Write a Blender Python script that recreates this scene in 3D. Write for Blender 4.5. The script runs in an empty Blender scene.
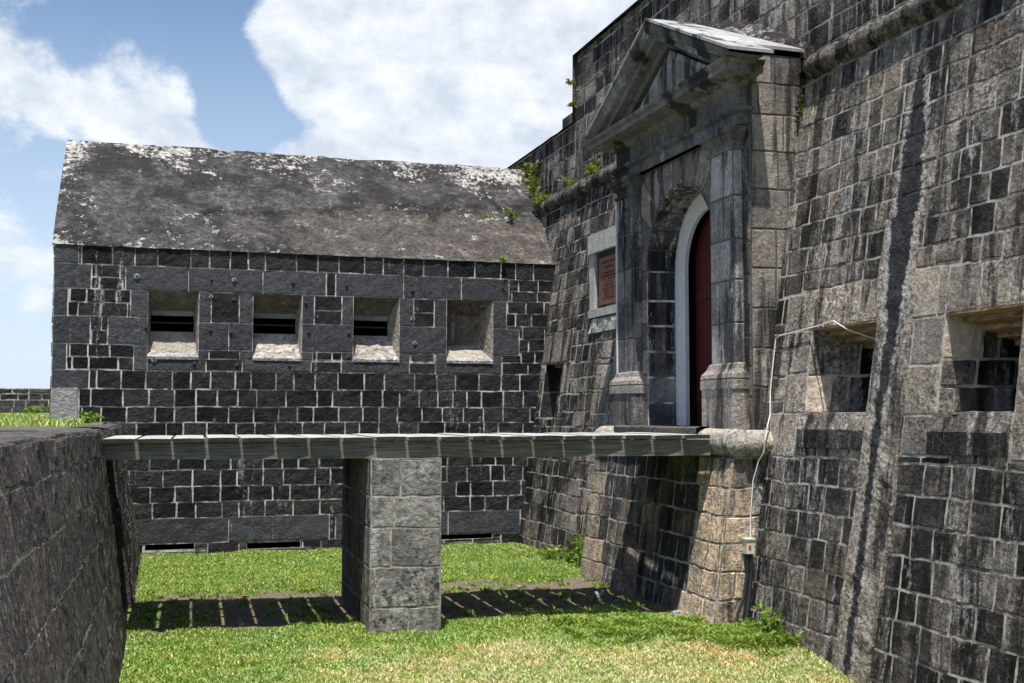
import bpy, math, random
import numpy as np
from mathutils import Vector, Matrix, noise
R = random.Random(11)
scene = bpy.context.scene
COL = scene.collection
# ------------------------------------------------------------ camera, light, sky
YAW, PIT = math.radians(17.44), math.radians(3.657)
cam = bpy.data.cameras.new('camera'); cam_o = bpy.data.objects.new('camera', cam); COL.objects.link(cam_o)
cam_o.location = (0, 0, 2.5)
cam_o.rotation_euler = (math.radians(90) + PIT, 0, -YAW)
cam.lens = 36 * 1150 / 1024; cam.sensor_width = 36; cam.clip_end = 3000; cam.clip_start = 0.05
scene.camera = cam_o
SUN = Vector((-0.12, -0.27, 1.0)).normalized()
sl = bpy.data.lights.new('sun', 'SUN'); so = bpy.data.objects.new('sun', sl); COL.objects.link(so)
sl.energy = 5.0; sl.angle = math.radians(0.53); sl.color = (1, 0.96, 0.9)
so.rotation_euler = SUN.to_track_quat('Z', 'Y').to_euler(); so.location = (0, 0, 30)
scene.view_settings.view_transform = 'Standard'; scene.view_settings.look = 'None'
scene.view_settings.exposure = 0.6; scene.view_settings.gamma = 1
w = bpy.data.worlds.new('World'); scene.world = w; w.use_nodes = True
nt = w.node_tree; nt.nodes.clear()


def N(t, tree, **k):
    n = tree.nodes.new(t)
    for a, b in k.items(): setattr(n, a, b)
    return n


def sky():
    L = nt.links
    out = N('ShaderNodeOutputWorld', nt); bg = N('ShaderNodeBackground', nt)
    sk = N('ShaderNodeTexSky', nt); sk.sky_type = 'NISHITA'; sk.sun_disc = False
    sk.sun_elevation = math.asin(SUN.z); sk.sun_rotation = math.atan2(SUN.x, SUN.y)
    sk.air_density = 1.0; sk.dust_density = 1.0; sk.ozone_density = 2.2
    bg.inputs['Strength'].default_value = 0.1
    tc = N('ShaderNodeTexCoord', nt)
    def blob(v, lo, hi, amp):
        d = N('ShaderNodeVectorMath', nt, operation='DOT_PRODUCT'); L.new(tc.outputs['Generated'], d.inputs[0])
        d.inputs[1].default_value = Vector(v).normalized()
        m = N('ShaderNodeMapRange', nt, interpolation_type='SMOOTHSTEP'); L.new(d.outputs['Value'], m.inputs[0])
        m.inputs[1].default_value = math.cos(math.radians(lo)); m.inputs[2].default_value = math.cos(math.radians(hi))
        m.inputs[3].default_value = 0; m.inputs[4].default_value = amp
        return m.outputs[0]
    def add(a, b):
        m = N('ShaderNodeMath', nt, operation='ADD')
        for i, s in enumerate((a, b)):
            if isinstance(s, float): m.inputs[i].default_value = s
            else: L.new(s, m.inputs[i])
        return m.outputs[0]
    mp = N('ShaderNodeMapping', nt); L.new(tc.outputs['Generated'], mp.inputs[0]); mp.inputs['Scale'].default_value = (1, 1, 1.5)
    n1 = N('ShaderNodeTexNoise', nt); L.new(mp.outputs[0], n1.inputs[0])
    n1.inputs['Scale'].default_value = 9; n1.inputs['Detail'].default_value = 9; n1.inputs['Roughness'].default_value = 0.6
    n1.inputs['Distortion'].default_value = 0.25
    n2 = N('ShaderNodeTexNoise', nt); L.new(mp.outputs[0], n2.inputs[0])
    n2.inputs['Scale'].default_value = 22; n2.inputs['Detail'].default_value = 8; n2.inputs['Roughness'].default_value = 0.6
    s = n1.outputs['Fac']
    for b in (((0.235, 0.925, 0.30), 11, 2, .26), ((0.33, 0.89, 0.27), 12, 3, .26), ((0.19, 0.953, 0.232), 4.5, 1, .2),
              ((-0.012, 0.966, 0.256), 3.6, .4, .30), ((-0.115, 0.962, 0.25), 4.2, .5, .22), ((-.06, .968, .243), 2.4, .4, .14), ((0.047, 0.973, 0.222), 1.8, .3, .15),
              ((-0.094, 0.991, 0.095), 8, 1, .07), ((0.125, 0.94, 0.315), 4.5, .5, .22), ((0.03, 0.95, 0.32), 4, 1, -.15), ((0.07,0.965,0.262), 3, .5, -.15)):
        s = add(s, blob(*b))
    mr = N('ShaderNodeMapRange', nt, interpolation_type='SMOOTHSTEP'); L.new(s, mr.inputs[0])
    mr.inputs[1].default_value = 0.56; mr.inputs[2].default_value = 0.72; mr.inputs[3].default_value = 0; mr.inputs[4].default_value = 0.92
    cr = N('ShaderNodeValToRGB', nt); L.new(n2.outputs['Fac'], cr.inputs[0])
    cr.color_ramp.elements[0].position = .34; cr.color_ramp.elements[0].color = (4.6, 5.1, 5.8, 1)
    cr.color_ramp.elements[1].position = .66; cr.color_ramp.elements[1].color = (6.9, 7.1, 7.4, 1)
    # whitish air near the horizon
    sep = N('ShaderNodeSeparateXYZ', nt); L.new(tc.outputs['Generated'], sep.inputs[0])
    hz = N('ShaderNodeMapRange', nt); L.new(sep.outputs['Z'], hz.inputs[0])
    hz.inputs[1].default_value = 0.0; hz.inputs[2].default_value = 0.33; hz.inputs[3].default_value = 0.78; hz.inputs[4].default_value = 0.0
    mh = N('ShaderNodeMix', nt, data_type='RGBA'); L.new(hz.outputs[0], mh.inputs[0]); L.new(sk.outputs[0], mh.inputs[6])
    mh.inputs[7].default_value = (5.2, 6.1, 7.4, 1)
    mx = N('ShaderNodeMix', nt, data_type='RGBA'); L.new(mr.outputs[0], mx.inputs[0]); L.new(mh.outputs[2], mx.inputs[6]); L.new(cr.outputs[0], mx.inputs[7])
    L.new(mx.outputs[2], bg.inputs['Color']); L.new(bg.outputs[0], out.inputs[0])


sky()

# ------------------------------------------------------------ materials


class M:
    """small node-graph builder for one procedural material"""
    def __init__(s, name):
        s.m = bpy.data.materials.new(name); s.m.use_nodes = True
        s.t = s.m.node_tree; s.L = s.t.links
        s.b = s.t.nodes['Principled BSDF']; s.b.inputs['Roughness'].default_value = .92
        s.b.inputs['Specular IOR Level'].default_value = .2
        tc = N('ShaderNodeTexCoord', s.t); s.co = tc.outputs['Object']
    def map(s, sc=(1, 1, 1), loc=(0, 0, 0)):
        n = N('ShaderNodeMapping', s.t); s.L.new(s.co, n.inputs[0]); n.inputs['Scale'].default_value = sc; n.inputs['Location'].default_value = loc
        return n.outputs[0]
    def noise(s, scale, detail=6, rough=.6, sc=(1, 1, 1), dist=0, loc=(0, 0, 0)):
        n = N('ShaderNodeTexNoise', s.t); s.L.new(s.map(sc, loc), n.inputs[0])
        n.inputs['Scale'].default_value = scale; n.inputs['Detail'].default_value = detail
        n.inputs['Roughness'].default_value = rough; n.inputs['Distortion'].default_value = dist
        return n.outputs['Fac']
    def vor(s, scale, sc=(1, 1, 1)):
        n = N('ShaderNodeTexVoronoi', s.t); s.L.new(s.map(sc), n.inputs[0]); n.inputs['Scale'].default_value = scale
        return n.outputs['Distance']
    def attr(s, name='tone'):
        return N('ShaderNodeAttribute', s.t, attribute_name=name).outputs['Fac']
    def rng(s, v, a, b, c=0., d=1.):
        n = N('ShaderNodeMapRange', s.t); s.L.new(v, n.inputs[0])
        for i, x in enumerate((a, b, c, d)): n.inputs[i + 1].default_value = x
        return n.outputs[0]
    def ramp(s, v, stops):
        n = N('ShaderNodeValToRGB', s.t); s.L.new(v, n.inputs[0]); e = n.color_ramp.elements
        while len(e) < len(stops): e.new(.5)
        for x, (p, c) in zip(e, stops): x.position = p; x.color = (*c, 1) if len(c) == 3 else c
        return n.outputs['Color']
    def mix(s, f, a, b, mode='MIX'):
        n = N('ShaderNodeMix', s.t, data_type='RGBA', blend_type=mode)
        for v, i in ((f, 0), (a, 6), (b, 7)):
            if isinstance(v, (int, float)): n.inputs[i].default_value = v
            elif isinstance(v, tuple): n.inputs[i].default_value = (*v, 1)
            else: s.L.new(v, n.inputs[i])
        return n.outputs[2]
    def math(s, op, a, b):
        n = N('ShaderNodeMath', s.t, operation=op)
        for i, v in enumerate((a, b)):
            if isinstance(v, (int, float)): n.inputs[i].default_value = v
            else: s.L.new(v, n.inputs[i])
        return n.outputs[0]
    def done(s, col, bumps=()):
        if isinstance(col, tuple): s.b.inputs['Base Color'].default_value = (*col, 1)
        else: s.L.new(col, s.b.inputs['Base Color'])
        prev = None
        for v, st, d in bumps:
            n = N('ShaderNodeBump', s.t); s.L.new(v, n.inputs['Height'])
            n.inputs['Strength'].default_value = st; n.inputs['Distance'].default_value = d
            if prev is not None: s.L.new(prev, n.inputs['Normal'])
            prev = n.outputs[0]
        if prev is not None: s.L.new(prev, s.b.inputs['Normal'])
        return s.m


def scar_stain(m, c, fn, f2):
    """long tapering damp stain running down from under the cordon, with crusted pale lips"""
    sep = N('ShaderNodeSeparateXYZ', m.t); m.L.new(m.co, sep.inputs[0])
    zn = m.rng(sep.outputs['Z'], -.5, 7.0)
    st = [(-.5, 10.40, .06), (.7, 10.34, .062), (1.6, 10.31, .065), (2.6, 10.27, .075), (3.4, 10.21, .10), (4.1, 10.21, .17), (4.6, 10.21, .20), (5.5, 10.20, .16), (6.0, 10.21, .09), (6.25, 10.21, .04), (6.4, 10.21, .001)]
    cy_ = m.ramp(zn, [((z + .5) / 7.5, ((y - 10),) * 3) for z, y, w_ in st]); wd = m.ramp(zn, [((z + .5) / 7.5, (w_,) * 3) for z, y, w_ in st])
    jit = m.math('ADD', m.rng(m.noise(3.5, 5, .7), .3, .7, -.03, .03), m.rng(m.noise(14, 4, .7), .3, .7, -.03, .03))
    d = m.math('ABSOLUTE', m.math('SUBTRACT', m.math('SUBTRACT', sep.outputs['Y'], 10.0), cy_), 0)
    e = m.math('SUBTRACT', m.math('ADD', d, jit), wd)   # signed distance to the edge of the stain
    lip = m.math('MULTIPLY', m.rng(e, .10, .02, 0, 1), m.rng(wd, .04, .12, .25, .85))
    c = m.mix(m.math('MULTIPLY', lip, m.rng(fn, .4, .52, .2, 1)), c, (.5, .47, .44))
    return m.mix(m.rng(e, .02, -.02, 0, .96), c, m.mix(m.rng(f2, .4, .6), (.007, .008, .011), (.026, .028, .036)))


def stone(name, lo, hi, dark=.0, lime=.0, pit=.5, sy=(1, 1, 1), bump=.02, speck=.25, fine=30, limecol=(.42, .41, .40), streak=3.2, tint=None, scar=False):
    """weathered masonry: per-stone tone, cloudy wear, dark run-off stains, lime runs, fine pores"""
    m = M(name)
    t = m.attr()
    big = m.noise(.9, 5)
    t2 = m.math('ADD', t, m.rng(big, .3, .7, -.35, .35))
    c = m.ramp(t2, [(.0, lo), (1., hi)])
    med = m.noise(7, 7, .7)
    c = m.mix(m.rng(med, .3, .7, .0, .75), c, m.mix(1, c, (.42, .42, .44), 'MULTIPLY'))
    if tint:
        c = m.mix(m.rng(m.noise(1.7, 5, .6, loc=(7, 3, 1)), .52, .72), c, m.mix(1, c, tint, 'MULTIPLY'))
    fn = m.noise(fine, 4, .62, sy)
    f2 = m.noise(fine * .42, 5, .7, sy, .3, loc=(2, 8, 5))
    pores = m.rng(m.vor(fine * 1.1, sy), .05, .32, 0, 1)
    zone = m.rng(m.noise(1.3, 4, .6, loc=(9, 9, 1)), .38, .6, .35, 1.15)   # some areas smoother, some deeply pitted
    c = m.mix(m.math('MULTIPLY', m.rng(f2, .38, .5, pit * .75, 0), zone), c, m.mix(1, c, (.3, .29, .3), 'MULTIPLY'))
    c = m.mix(m.math('MULTIPLY', m.rng(fn, .39, .5, pit, 0), zone), c, (.012, .012, .013))
    hi_ = m.mix(1, m.mix(1, c, (2.1, 2.05, 2.0), 'MULTIPLY'), (.02, .02, .019), 'ADD')
    c = m.mix(m.math('MULTIPLY', m.rng(m.math('ADD', fn, m.rng(f2, .4, .6, -.07, .07)), .55, .66, 0, speck), zone), c, hi_)
    if dark:
        s1 = m.noise(streak, 6, .6, (1, 1, .07), .1)
        s2 = m.noise(.6, 3, .5, (1, 1, .6), loc=(3, 3, 3))
        f = m.rng(m.math('ADD', s1, m.rng(s2, .3, .7, -.1, .1)), .585 - .12 * dark, .64 - .1 * dark, 0, .9)
        c = m.mix(f, c, m.mix(1, c, (.13, .135, .15), 'MULTIPLY'))
    if lime:
        s1 = m.noise(streak * 2.2, 9, .7, (1, 1, .08), .1, loc=(5, 9, 2))
        s3 = m.noise(20, 6, .75, (1, 1, .5))
        s4 = m.noise(.8, 3, .5, loc=(1, 2, 8))
        f = m.rng(m.math('ADD', m.math('ADD', s1, m.rng(s4, .35, .65, -.07, .07)), m.rng(s3, .3, .7, -.1, .1)), .67 - .13 * lime, .78 - .1 * lime, 0, .85)
        c = m.mix(f, c, m.mix(m.rng(fn, .4, .55, .6, 0), limecol, (.12, .12, .12)))
    if scar: c = scar_stain(m, c, fn, f2)
    return m.done(c, [(med, .6, bump * 2.2), (f2, .7, bump * 1.5), (fn, .9, bump), (pores, .35, bump * .5)])


basalt = stone('rough_basalt', (.012, .011, .013), (.07, .066, .066), pit=.6, speck=.3, lime=.22, fine=22, bump=.03)
ashlar = stone('grey_ashlar', (.062, .066, .074), (.105, .108, .115), pit=.5, speck=.3, fine=28, bump=.012, lime=.12)
fortst = stone('fort_stone', (.032, .029, .028), (.46, .405, .35), dark=.72, lime=.72, pit=.6, speck=.5, fine=22, bump=.03, tint=(1.0, .86, .72), scar=True)
fortlight = stone('pale_fort_stone', (.17, .155, .14), (.5, .42, .34), dark=.4, lime=.85, pit=.6, speck=.5, fine=22, bump=.02, scar=True)
abutst = stone('abutment_stone', (.06, .058, .06), (.78, .6, .42), dark=.25, lime=.95, pit=.5, speck=.5, fine=22, bump=.022)
portst = stone('portal_stone', (.085, .085, .092), (.5, .48, .46), dark=.65, lime=.95, pit=.3, speck=.25, fine=26, bump=.006, limecol=(.5, .5, .5), streak=4.5)
mouldst = stone('moulding_stone', (.06, .06, .065), (.30, .29, .28), dark=.5, lime=.6, pit=.25, speck=.25, fine=26, bump=.004, limecol=(.5, .51, .53), streak=1.6)
portside = stone('portal_side_stone', (.15, .135, .125), (.48, .42, .36), dark=.45, lime=.75, pit=.35, speck=.4, fine=26, bump=.012, streak=4)
pierst = stone('pier_stone', (.15, .142, .13), (.38, .36, .325), dark=.4, lime=.7, pit=.75, speck=.35, fine=15, bump=.016)
mossst = stone('moat_wall_stone', (.10, .086, .08), (.20, .172, .16), dark=.0, lime=.4, pit=.7, speck=.7, fine=26, sy=(1, 1, .85), bump=.035, limecol=(.36, .34, .3), streak=5)
palejamb = stone('pale_jamb_render', (.42, .36, .29), (.72, .6, .47), lime=.4, pit=.25, speck=.3, fine=20, bump=.012)
rollst = stone('weathered_round_stone', (.34, .31, .26), (.66, .6, .5), dark=.0, lime=.4, pit=.75, speck=.3, fine=22, bump=.03)
cordst = stone('cordon_stone', (.07, .065, .06), (.3, .26, .22), dark=.5, lime=.6, pit=.8, speck=.5, fine=18, bump=.06)
rubble = stone('inner_plaster', (.2, .165, .13), (.6, .54, .46), dark=.0, lime=.4, pit=.5, speck=.3, fine=14, bump=.03)
copest = stone('coping_stone', (.07, .065, .06), (.16, .15, .14), dark=.0, lime=.35, pit=.6, speck=.4, fine=24, bump=.02)


def mortar(name, col, dirt, scar=False):
    m = M(name); n = m.math('ADD', m.noise(5, 6, .7), m.rng(m.noise(.9, 4), .35, .65, -.09, .09)); f = m.noise(45, 3, .7)
    c = m.mix(m.rng(n, .42, .58, 0, dirt), col, (.09, .08, .07))
    if scar: c = scar_stain(m, c, f, f)
    return m.done(c, [(f, .6, .01)])


mort_w = mortar('pale_mortar', (.60, .57, .53), .85)
mort_f = mortar('weathered_mortar', (.42, .385, .34), .88, True)
mort_m = mortar('moat_wall_mortar', (.3, .27, .24), .9)
mort_d = mortar('dark_mortar', (.11, .10, .095), .6)
mort_b = mortar('white_pointing', (.7, .7, .7), .9)


def roof_mat():
    m = M('lichen_roof_render')
    n1 = m.noise(.8, 6, .62); n2 = m.noise(6, 8, .75); n3 = m.noise(17, 5, .68); n4 = m.noise(2.2, 7, .7, loc=(4, 1, 2))
    sep = N('ShaderNodeSeparateXYZ', m.t); m.L.new(m.co, sep.inputs[0]); X, Z = sep.outputs['X'], sep.outputs['Z']
    c = m.ramp(n2, [(.32, (.03, .028, .027)), (.5, (.085, .08, .08)), (.66, (.2, .19, .185))])
    c = m.mix(m.rng(n4, .42, .6, .5, 0), c, (.045, .04, .038))
    # broad black stains
    c = m.mix(m.rng(m.noise(1.1, 7, .68, (1, 1, .8), .4, loc=(8, 2, 0)), .44, .56, .85, 0), c, (.022, .02, .02))
    # pale lichen: thick along ridge, eave, left edge; thin elsewhere
    w_ = m.math('ADD', m.rng(Z, 7.2, 8.0, -.14, .055), m.rng(Z, 5.5, 5.75, .12, 0))
    w_ = m.math('ADD', w_, m.rng(X, -1.6, -.8, .07, 0))
    w_ = m.math('ADD', w_, m.rng(X, 5.5, 7.6, 0, .08))
    w_ = m.math('ADD', w_, m.rng(n1, .38, .64, -.12, .12))
    w_ = m.math('ADD', w_, m.math('ADD', m.rng(n4, .38, .62, -.1, .1), m.math('MULTIPLY', m.math('SUBTRACT', m.noise(10, 6, .7, loc=(1, 5, 1)), .5), 1.3)))
    pale = m.ramp(n2, [(.35, (.2, .19, .185)), (.62, (.66, .63, .58))])
    c = m.mix(m.rng(w_, .05, .12, 0, .9), c, pale)
    p = m.math('ADD', m.rng(X, 1.0, 3.6, 0, .5), m.math('ADD', m.rng(Z, 6.4, 6.85, .5, 0), m.rng(m.noise(2.2, 6), .3, .7, -.3, .3)))
    patch = m.ramp(m.noise(4, 8, .7), [(.35, (.05, .043, .037)), (.58, (.12, .105, .092)), (.7, (.3, .28, .26))])
    spot = m.rng(m.noise(3.2, 6, .7, loc=(3, 7, 7)), .62, .66, 0, .8)
    c = m.mix(m.rng(p, .72, .84, 0, .85), c, m.mix(spot, patch, (.5, .47, .43)))
    c = m.mix(m.rng(n3, .38, .5, .75, 0), c, (.014, .013, .013))
    return m.done(c, [(n2, .6, .06), (n3, .9, .04)])


def wood(name, lo, hi, sc=(1, 1, 1), sat=None):
    m = M(name); g = m.noise(6, 8, .65, sc, .6); s = m.noise(1.3, 4)
    c = m.ramp(g, [(.3, lo), (.7, hi)])
    c = m.mix(m.rng(s, .4, .65, 0, .5), c, m.mix(1, c, (.55, .6, .5), 'MULTIPLY'))
    if sat: c = m.mix(m.rng(m.attr(), 0, 1, 0, .35), c, m.mix(1, c, sat, 'MULTIPLY'))
    return m.done(c, [(g, .6, .01)])


def plain(name, col, rough=.6, metal=0, spec=.4):
    m = M(name); n = m.noise(14, 5, .6)
    c = m.mix(m.rng(n, .35, .65, 0, .35), col, tuple(x * .6 for x in col))
    m.b.inputs['Roughness'].default_value = rough; m.b.inputs['Metallic'].default_value = metal; m.b.inputs['Specular IOR Level'].default_value = spec
    return m.done(c, [(n, .15, .004)])


roofm = roof_mat()
plankm = wood('bleached_planks', (.26, .25, .235), (.56, .55, .52), (8, .6, 2), (.7, .7, .7))
beamm = wood('green_grey_beam', (.03, .03, .024), (.31, .292, .245), (.3, 3, 14))
endm = wood('dark_plank_ends', (.02, .018, .016), (.07, .062, .055), (3, 3, 9))
lintelw = wood('brown_lintel_boards', (.1, .065, .04), (.6, .4, .26), (12, .9, 3), (.3, .3, .3))
redm = plain('dark_red_paint', (.085, .010, .010), .55)
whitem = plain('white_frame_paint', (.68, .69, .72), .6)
bronzem = plain('brown_plaque_metal', (.26, .12, .09), .45, .2)
letterm = plain('dark_lettering', (.035, .025, .025), .6)
framest = stone('plaque_frame_stone', (.42, .41, .37), (.62, .6, .54), lime=.3, pit=.18, speck=.2, fine=30, bump=.006)
sillm = stone('worn_sill_render', (.2, .19, .175), (.42, .4, .37), lime=.5, pit=.5, speck=.4, fine=16, bump=.02)
slabm = stone('white_roof_slab', (.30, .30, .295), (.48, .48, .47), dark=.2, lime=.5, pit=.12, speck=.1, fine=14, bump=.004, limecol=(.75, .75, .74))
blackm = plain('black_hose', (.02, .02, .022), .5)
cablem = plain('cream_cable', (.72, .68, .58), .6)
boxm = plain('cream_box', (.62, .6, .48), .5)
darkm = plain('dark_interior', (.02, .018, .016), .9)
plaster = stone('sandy_plaster', (.25, .22, .19), (.42, .365, .31), dark=.25, lime=.6, pit=.6, speck=.6, fine=20, bump=.03, scar=True)
patchm = stone('cement_patch', (.3, .3, .29), (.45, .44, .42), lime=.5, pit=.15, speck=.3, fine=12, bump=.03)
rustm = plain('rusty_iron', (.11, .055, .04), .8)
redpaintm = plain('red_petal', (.6, .02, .02), .6)


def ground_mat():
    m = M('turf_soil')
    n = m.noise(1.2, 7, .65); f = m.noise(34, 5, .7)
    sep = N('ShaderNodeSeparateXYZ', m.t); m.L.new(m.co, sep.inputs[0])
    c = m.ramp(n, [(.3, (.095, .12, .03)), (.5, (.13, .15, .045)), (.7, (.23, .2, .1))])
    soil = m.ramp(f, [(.3, (.10, .075, .06)), (.7, (.24, .185, .15))])
    yb = m.math('ADD', m.rng(sep.outputs['Y'], 16.5, 17.3, 1, 0), m.rng(m.noise(1.9, 6), .3, .7, -.45, .45))
    ya = m.math('ADD', m.rng(sep.outputs['Y'], 13.3, 14.2, 0, 1), m.rng(m.noise(2.3, 6), .3, .7, -.4, .4))
    band = m.math('MULTIPLY', m.rng(yb, .35, .6), m.rng(ya, .35, .6))
    c = m.mix(band, c, soil)
    c = m.mix(m.rng(f, .35, .6, .4, 0), c, (.03, .025, .015))
    return m.done(c, [(f, .8, .03)])


def leaf_mat(name, cols, spec=.25, trans=.25):
    m = M(name)
    c = m.ramp(m.attr(), cols)
    n = m.noise(1.1, 5)
    c = m.mix(m.rng(n, .4, .65, 0, .5), c, m.mix(1, c, (1.25, .95, .8), 'MULTIPLY'))
    m.b.inputs['Roughness'].default_value = .55; m.b.inputs['Specular IOR Level'].default_value = spec
    m.done(c)
    tr = N('ShaderNodeBsdfTranslucent', m.t); m.L.new(c, tr.inputs[0])
    ms = N('ShaderNodeMixShader', m.t); ms.inputs[0].default_value = trans
    out = [x for x in m.t.nodes if x.type == 'OUTPUT_MATERIAL'][0]
    m.L.new(m.b.outputs[0], ms.inputs[1]); m.L.new(tr.outputs[0], ms.inputs[2]); m.L.new(ms.outputs[0], out.inputs[0])
    return m.m


groundm = ground_mat()
grassm = leaf_mat('lawn_grass', [(.0, (.10, .21, .03)), (.4, (.22, .40, .06)), (.72, (.42, .54, .14)), (1., (.72, .64, .40))])
weedm = leaf_mat('weed_leaf', [(.0, (.07, .15, .02)), (.6, (.2, .33, .05)), (1., (.36, .42, .1))])
fernm = leaf_mat('wall_plant_leaf', [(.0, (.06, .11, .015)), (.6, (.17, .24, .035)), (.85, (.3, .27, .08)), (1., (.3, .13, .06))])

drym = leaf_mat('dry_creeper_leaf', [(.0, (.07, .05, .025)), (.6, (.14, .10, .04)), (1., (.16, .17, .05))])

# ------------------------------------------------------------ object helpers


def thing(name, label, cat, loc=(0, 0, 0), group=None):
    o = bpy.data.objects.new(name, None); COL.objects.link(o); o.location = loc
    o.empty_display_size = .2; o['label'] = label; o['category'] = cat
    if group: o['group'] = group
    return o


def mk(name, verts, faces, mats, parent=None, mi=None, tone=None, smooth=False, label=None, cat=None, kind=None, group=None):
    me = bpy.data.meshes.new(name)
    me.from_pydata([tuple(v) for v in verts], [], faces)
    for m in (mats if isinstance(mats, (list, tuple)) else [mats]): me.materials.append(m)
    if mi is not None: me.polygons.foreach_set('material_index', mi)
    a = me.attributes.new('tone', 'FLOAT', 'FACE')
    a.data.foreach_set('value', tone if tone is not None else [R.random() for _ in faces] if len(faces) < 40 else [.5] * len(faces))
    if smooth: me.polygons.foreach_set('use_smooth', [True] * len(faces))
    me.update()
    o = bpy.data.objects.new(name, me); COL.objects.link(o)
    if parent:
        o.parent = parent; p = parent
        off = Vector((0, 0, 0))
        while p: off += p.location; p = p.parent
        o.location = -off
    if label: o['label'] = label
    if cat: o['category'] = cat
    if kind: o['kind'] = kind
    if group: o['group'] = group
    return o


class B:
    """mesh collector (world coordinates)"""
    def __init__(s): s.v = []; s.f = []; s.m = []; s.t = []
    def face(s, idx, m=0, t=.5): s.f.append(tuple(idx)); s.m.append(m); s.t.append(t)
    def quad(s, a, b, c, d, m=0, t=.5):
        k = len(s.v); s.v += [a, b, c, d]; s.face((k, k + 1, k + 2, k + 3), m, t)
    def grid(s, P, m=0, t=.5, flip=False):
        k = len(s.v); r = len(P); c = len(P[0])
        for row in P: s.v += row
        for i in range(r - 1):
            for j in range(c - 1):
                q = (k + i * c + j, k + i * c + j + 1, k + (i + 1) * c + j + 1, k + (i + 1) * c + j)
                s.face(q[::-1] if flip else q, m, t)
    def box(s, lo, hi, m=0, t=.5, fn=None, bev=0):
        x0, y0, z0 = lo; x1, y1, z1 = hi
        c = [(x0, y0, z0), (x1, y0, z0), (x1, y1, z0), (x0, y1, z0), (x0, y0, z1), (x1, y0, z1), (x1, y1, z1), (x0, y1, z1)]
        if fn: c = [fn(*p) for p in c]
        k = len(s.v); s.v += c
        for q in ((0, 3, 2, 1), (4, 5, 6, 7), (0, 1, 5, 4), (1, 2, 6, 5), (2, 3, 7, 6), (3, 0, 4, 7)): s.face([k + i for i in q], m, t)
    def tube(s, pts, r, n=10, m=0, t=.5, cap=True, rad=None):
        k0 = len(s.v); pts = [Vector(p) for p in pts]
        for i, p in enumerate(pts):
            d = (pts[min(i + 1, len(pts) - 1)] - pts[max(i - 1, 0)]).normalized()
            a = d.cross(Vector((0, 0, 1))); a = a.normalized() if a.length > .05 else Vector((1, 0, 0)); b = d.cross(a).normalized()
            rr = rad[i] if rad else r
            for j in range(n):
                th = 2 * math.pi * j / n; s.v.append(tuple(p + a * math.cos(th) * rr + b * math.sin(th) * rr))
        for i in range(len(pts) - 1):
            for j in range(n):
                s.face((k0 + i * n + j, k0 + i * n + (j + 1) % n, k0 + (i + 1) * n + (j + 1) % n, k0 + (i + 1) * n + j), m, t)
        if cap:
            s.face([k0 + j for j in range(n)][::-1], m, t); s.face([k0 + (len(pts) - 1) * n + j for j in range(n)], m, t)
    def build(s, name, mats, parent=None, **k):
        return mk(name, s.v, s.f, mats, parent, s.m, s.t, **k)


def nz(p, s=1.): return noise.noise(Vector((p[0] * s, p[1] * s, p[2] * s)))


def sub(rects, h):
    out = []
    for a in rects:
        u0, u1, v0, v1 = a[:4]
        if h[0] >= u1 - 1e-6 or h[1] <= u0 + 1e-6 or h[2] >= v1 - 1e-6 or h[3] <= v0 + 1e-6: out.append(a); continue
        if h[2] > v0: out.append((u0, u1, v0, h[2]))
        if h[3] < v1: out.append((u0, u1, h[3], v1))
        m0, m1 = max(v0, h[2]), min(v1, h[3])
        if h[0] > u0: out.append((u0, h[0], m0, m1))
        if h[1] < u1: out.append((h[1], u1, m0, m1))
    return out


def cell(b, S, u0, u1, v0, v1, gap, proud, rough, size, m, t, flip, wob=.006, au=1.):
    """one dressed stone standing proud of the mortar bed; S(u,v,n) gives the world point; au = metres per unit u"""
    g = gap / 2; gu = g / au
    u0 += gu; u1 -= gu; v0 += g; v1 -= g
    if (u1 - u0) * au < .03 or v1 - v0 < .03: return
    bu = min(.014 / au, (u1 - u0) * .2); bv = min(.014, (v1 - v0) * .2)
    nu = max(1, round((u1 - u0 - 2 * bu) * au / size)); nv = max(1, round((v1 - v0 - 2 * bv) / size))
    us = [u0] + [u0 + bu + (u1 - u0 - 2 * bu) * i / nu for i in range(nu + 1)] + [u1]
    vs = [v0] + [v0 + bv + (v1 - v0 - 2 * bv) * i / nv for i in range(nv + 1)] + [v1]
    pr = proud * R.uniform(.6, 1.2); tu, tv = R.uniform(-1, 1) * rough * .5, R.uniform(-1, 1) * rough * .5
    P = []
    for j, v in enumerate(vs):
        row = []
        for i, u in enumerate(us):
            q = S(u, v, 0)
            e = i == 0 or j == 0 or i == len(us) - 1 or j == len(vs) - 1
            wu = nz(q, 9) * wob + nz(q, 2.3) * wob; wv = nz((q[0] + 9, q[1] + 5, q[2]), 7) * wob + nz((q[0], q[1] + 7, q[2]), 1.9) * wob * 1.6
            if e: n = -.006
            else:
                fu = (u - u0) / (u1 - u0) - .5; fv = (v - v0) / (v1 - v0) - .5
                n = pr + rough * (nz(q, 5.5) * 1.0 + nz(q, 13) * .7) + tu * fu + tv * fv
                n = max(n, .0045)
            row.append(S(u + wu / au, v + wv, n))
        P.append(row)
    b.grid(P, m, t, flip)


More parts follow.
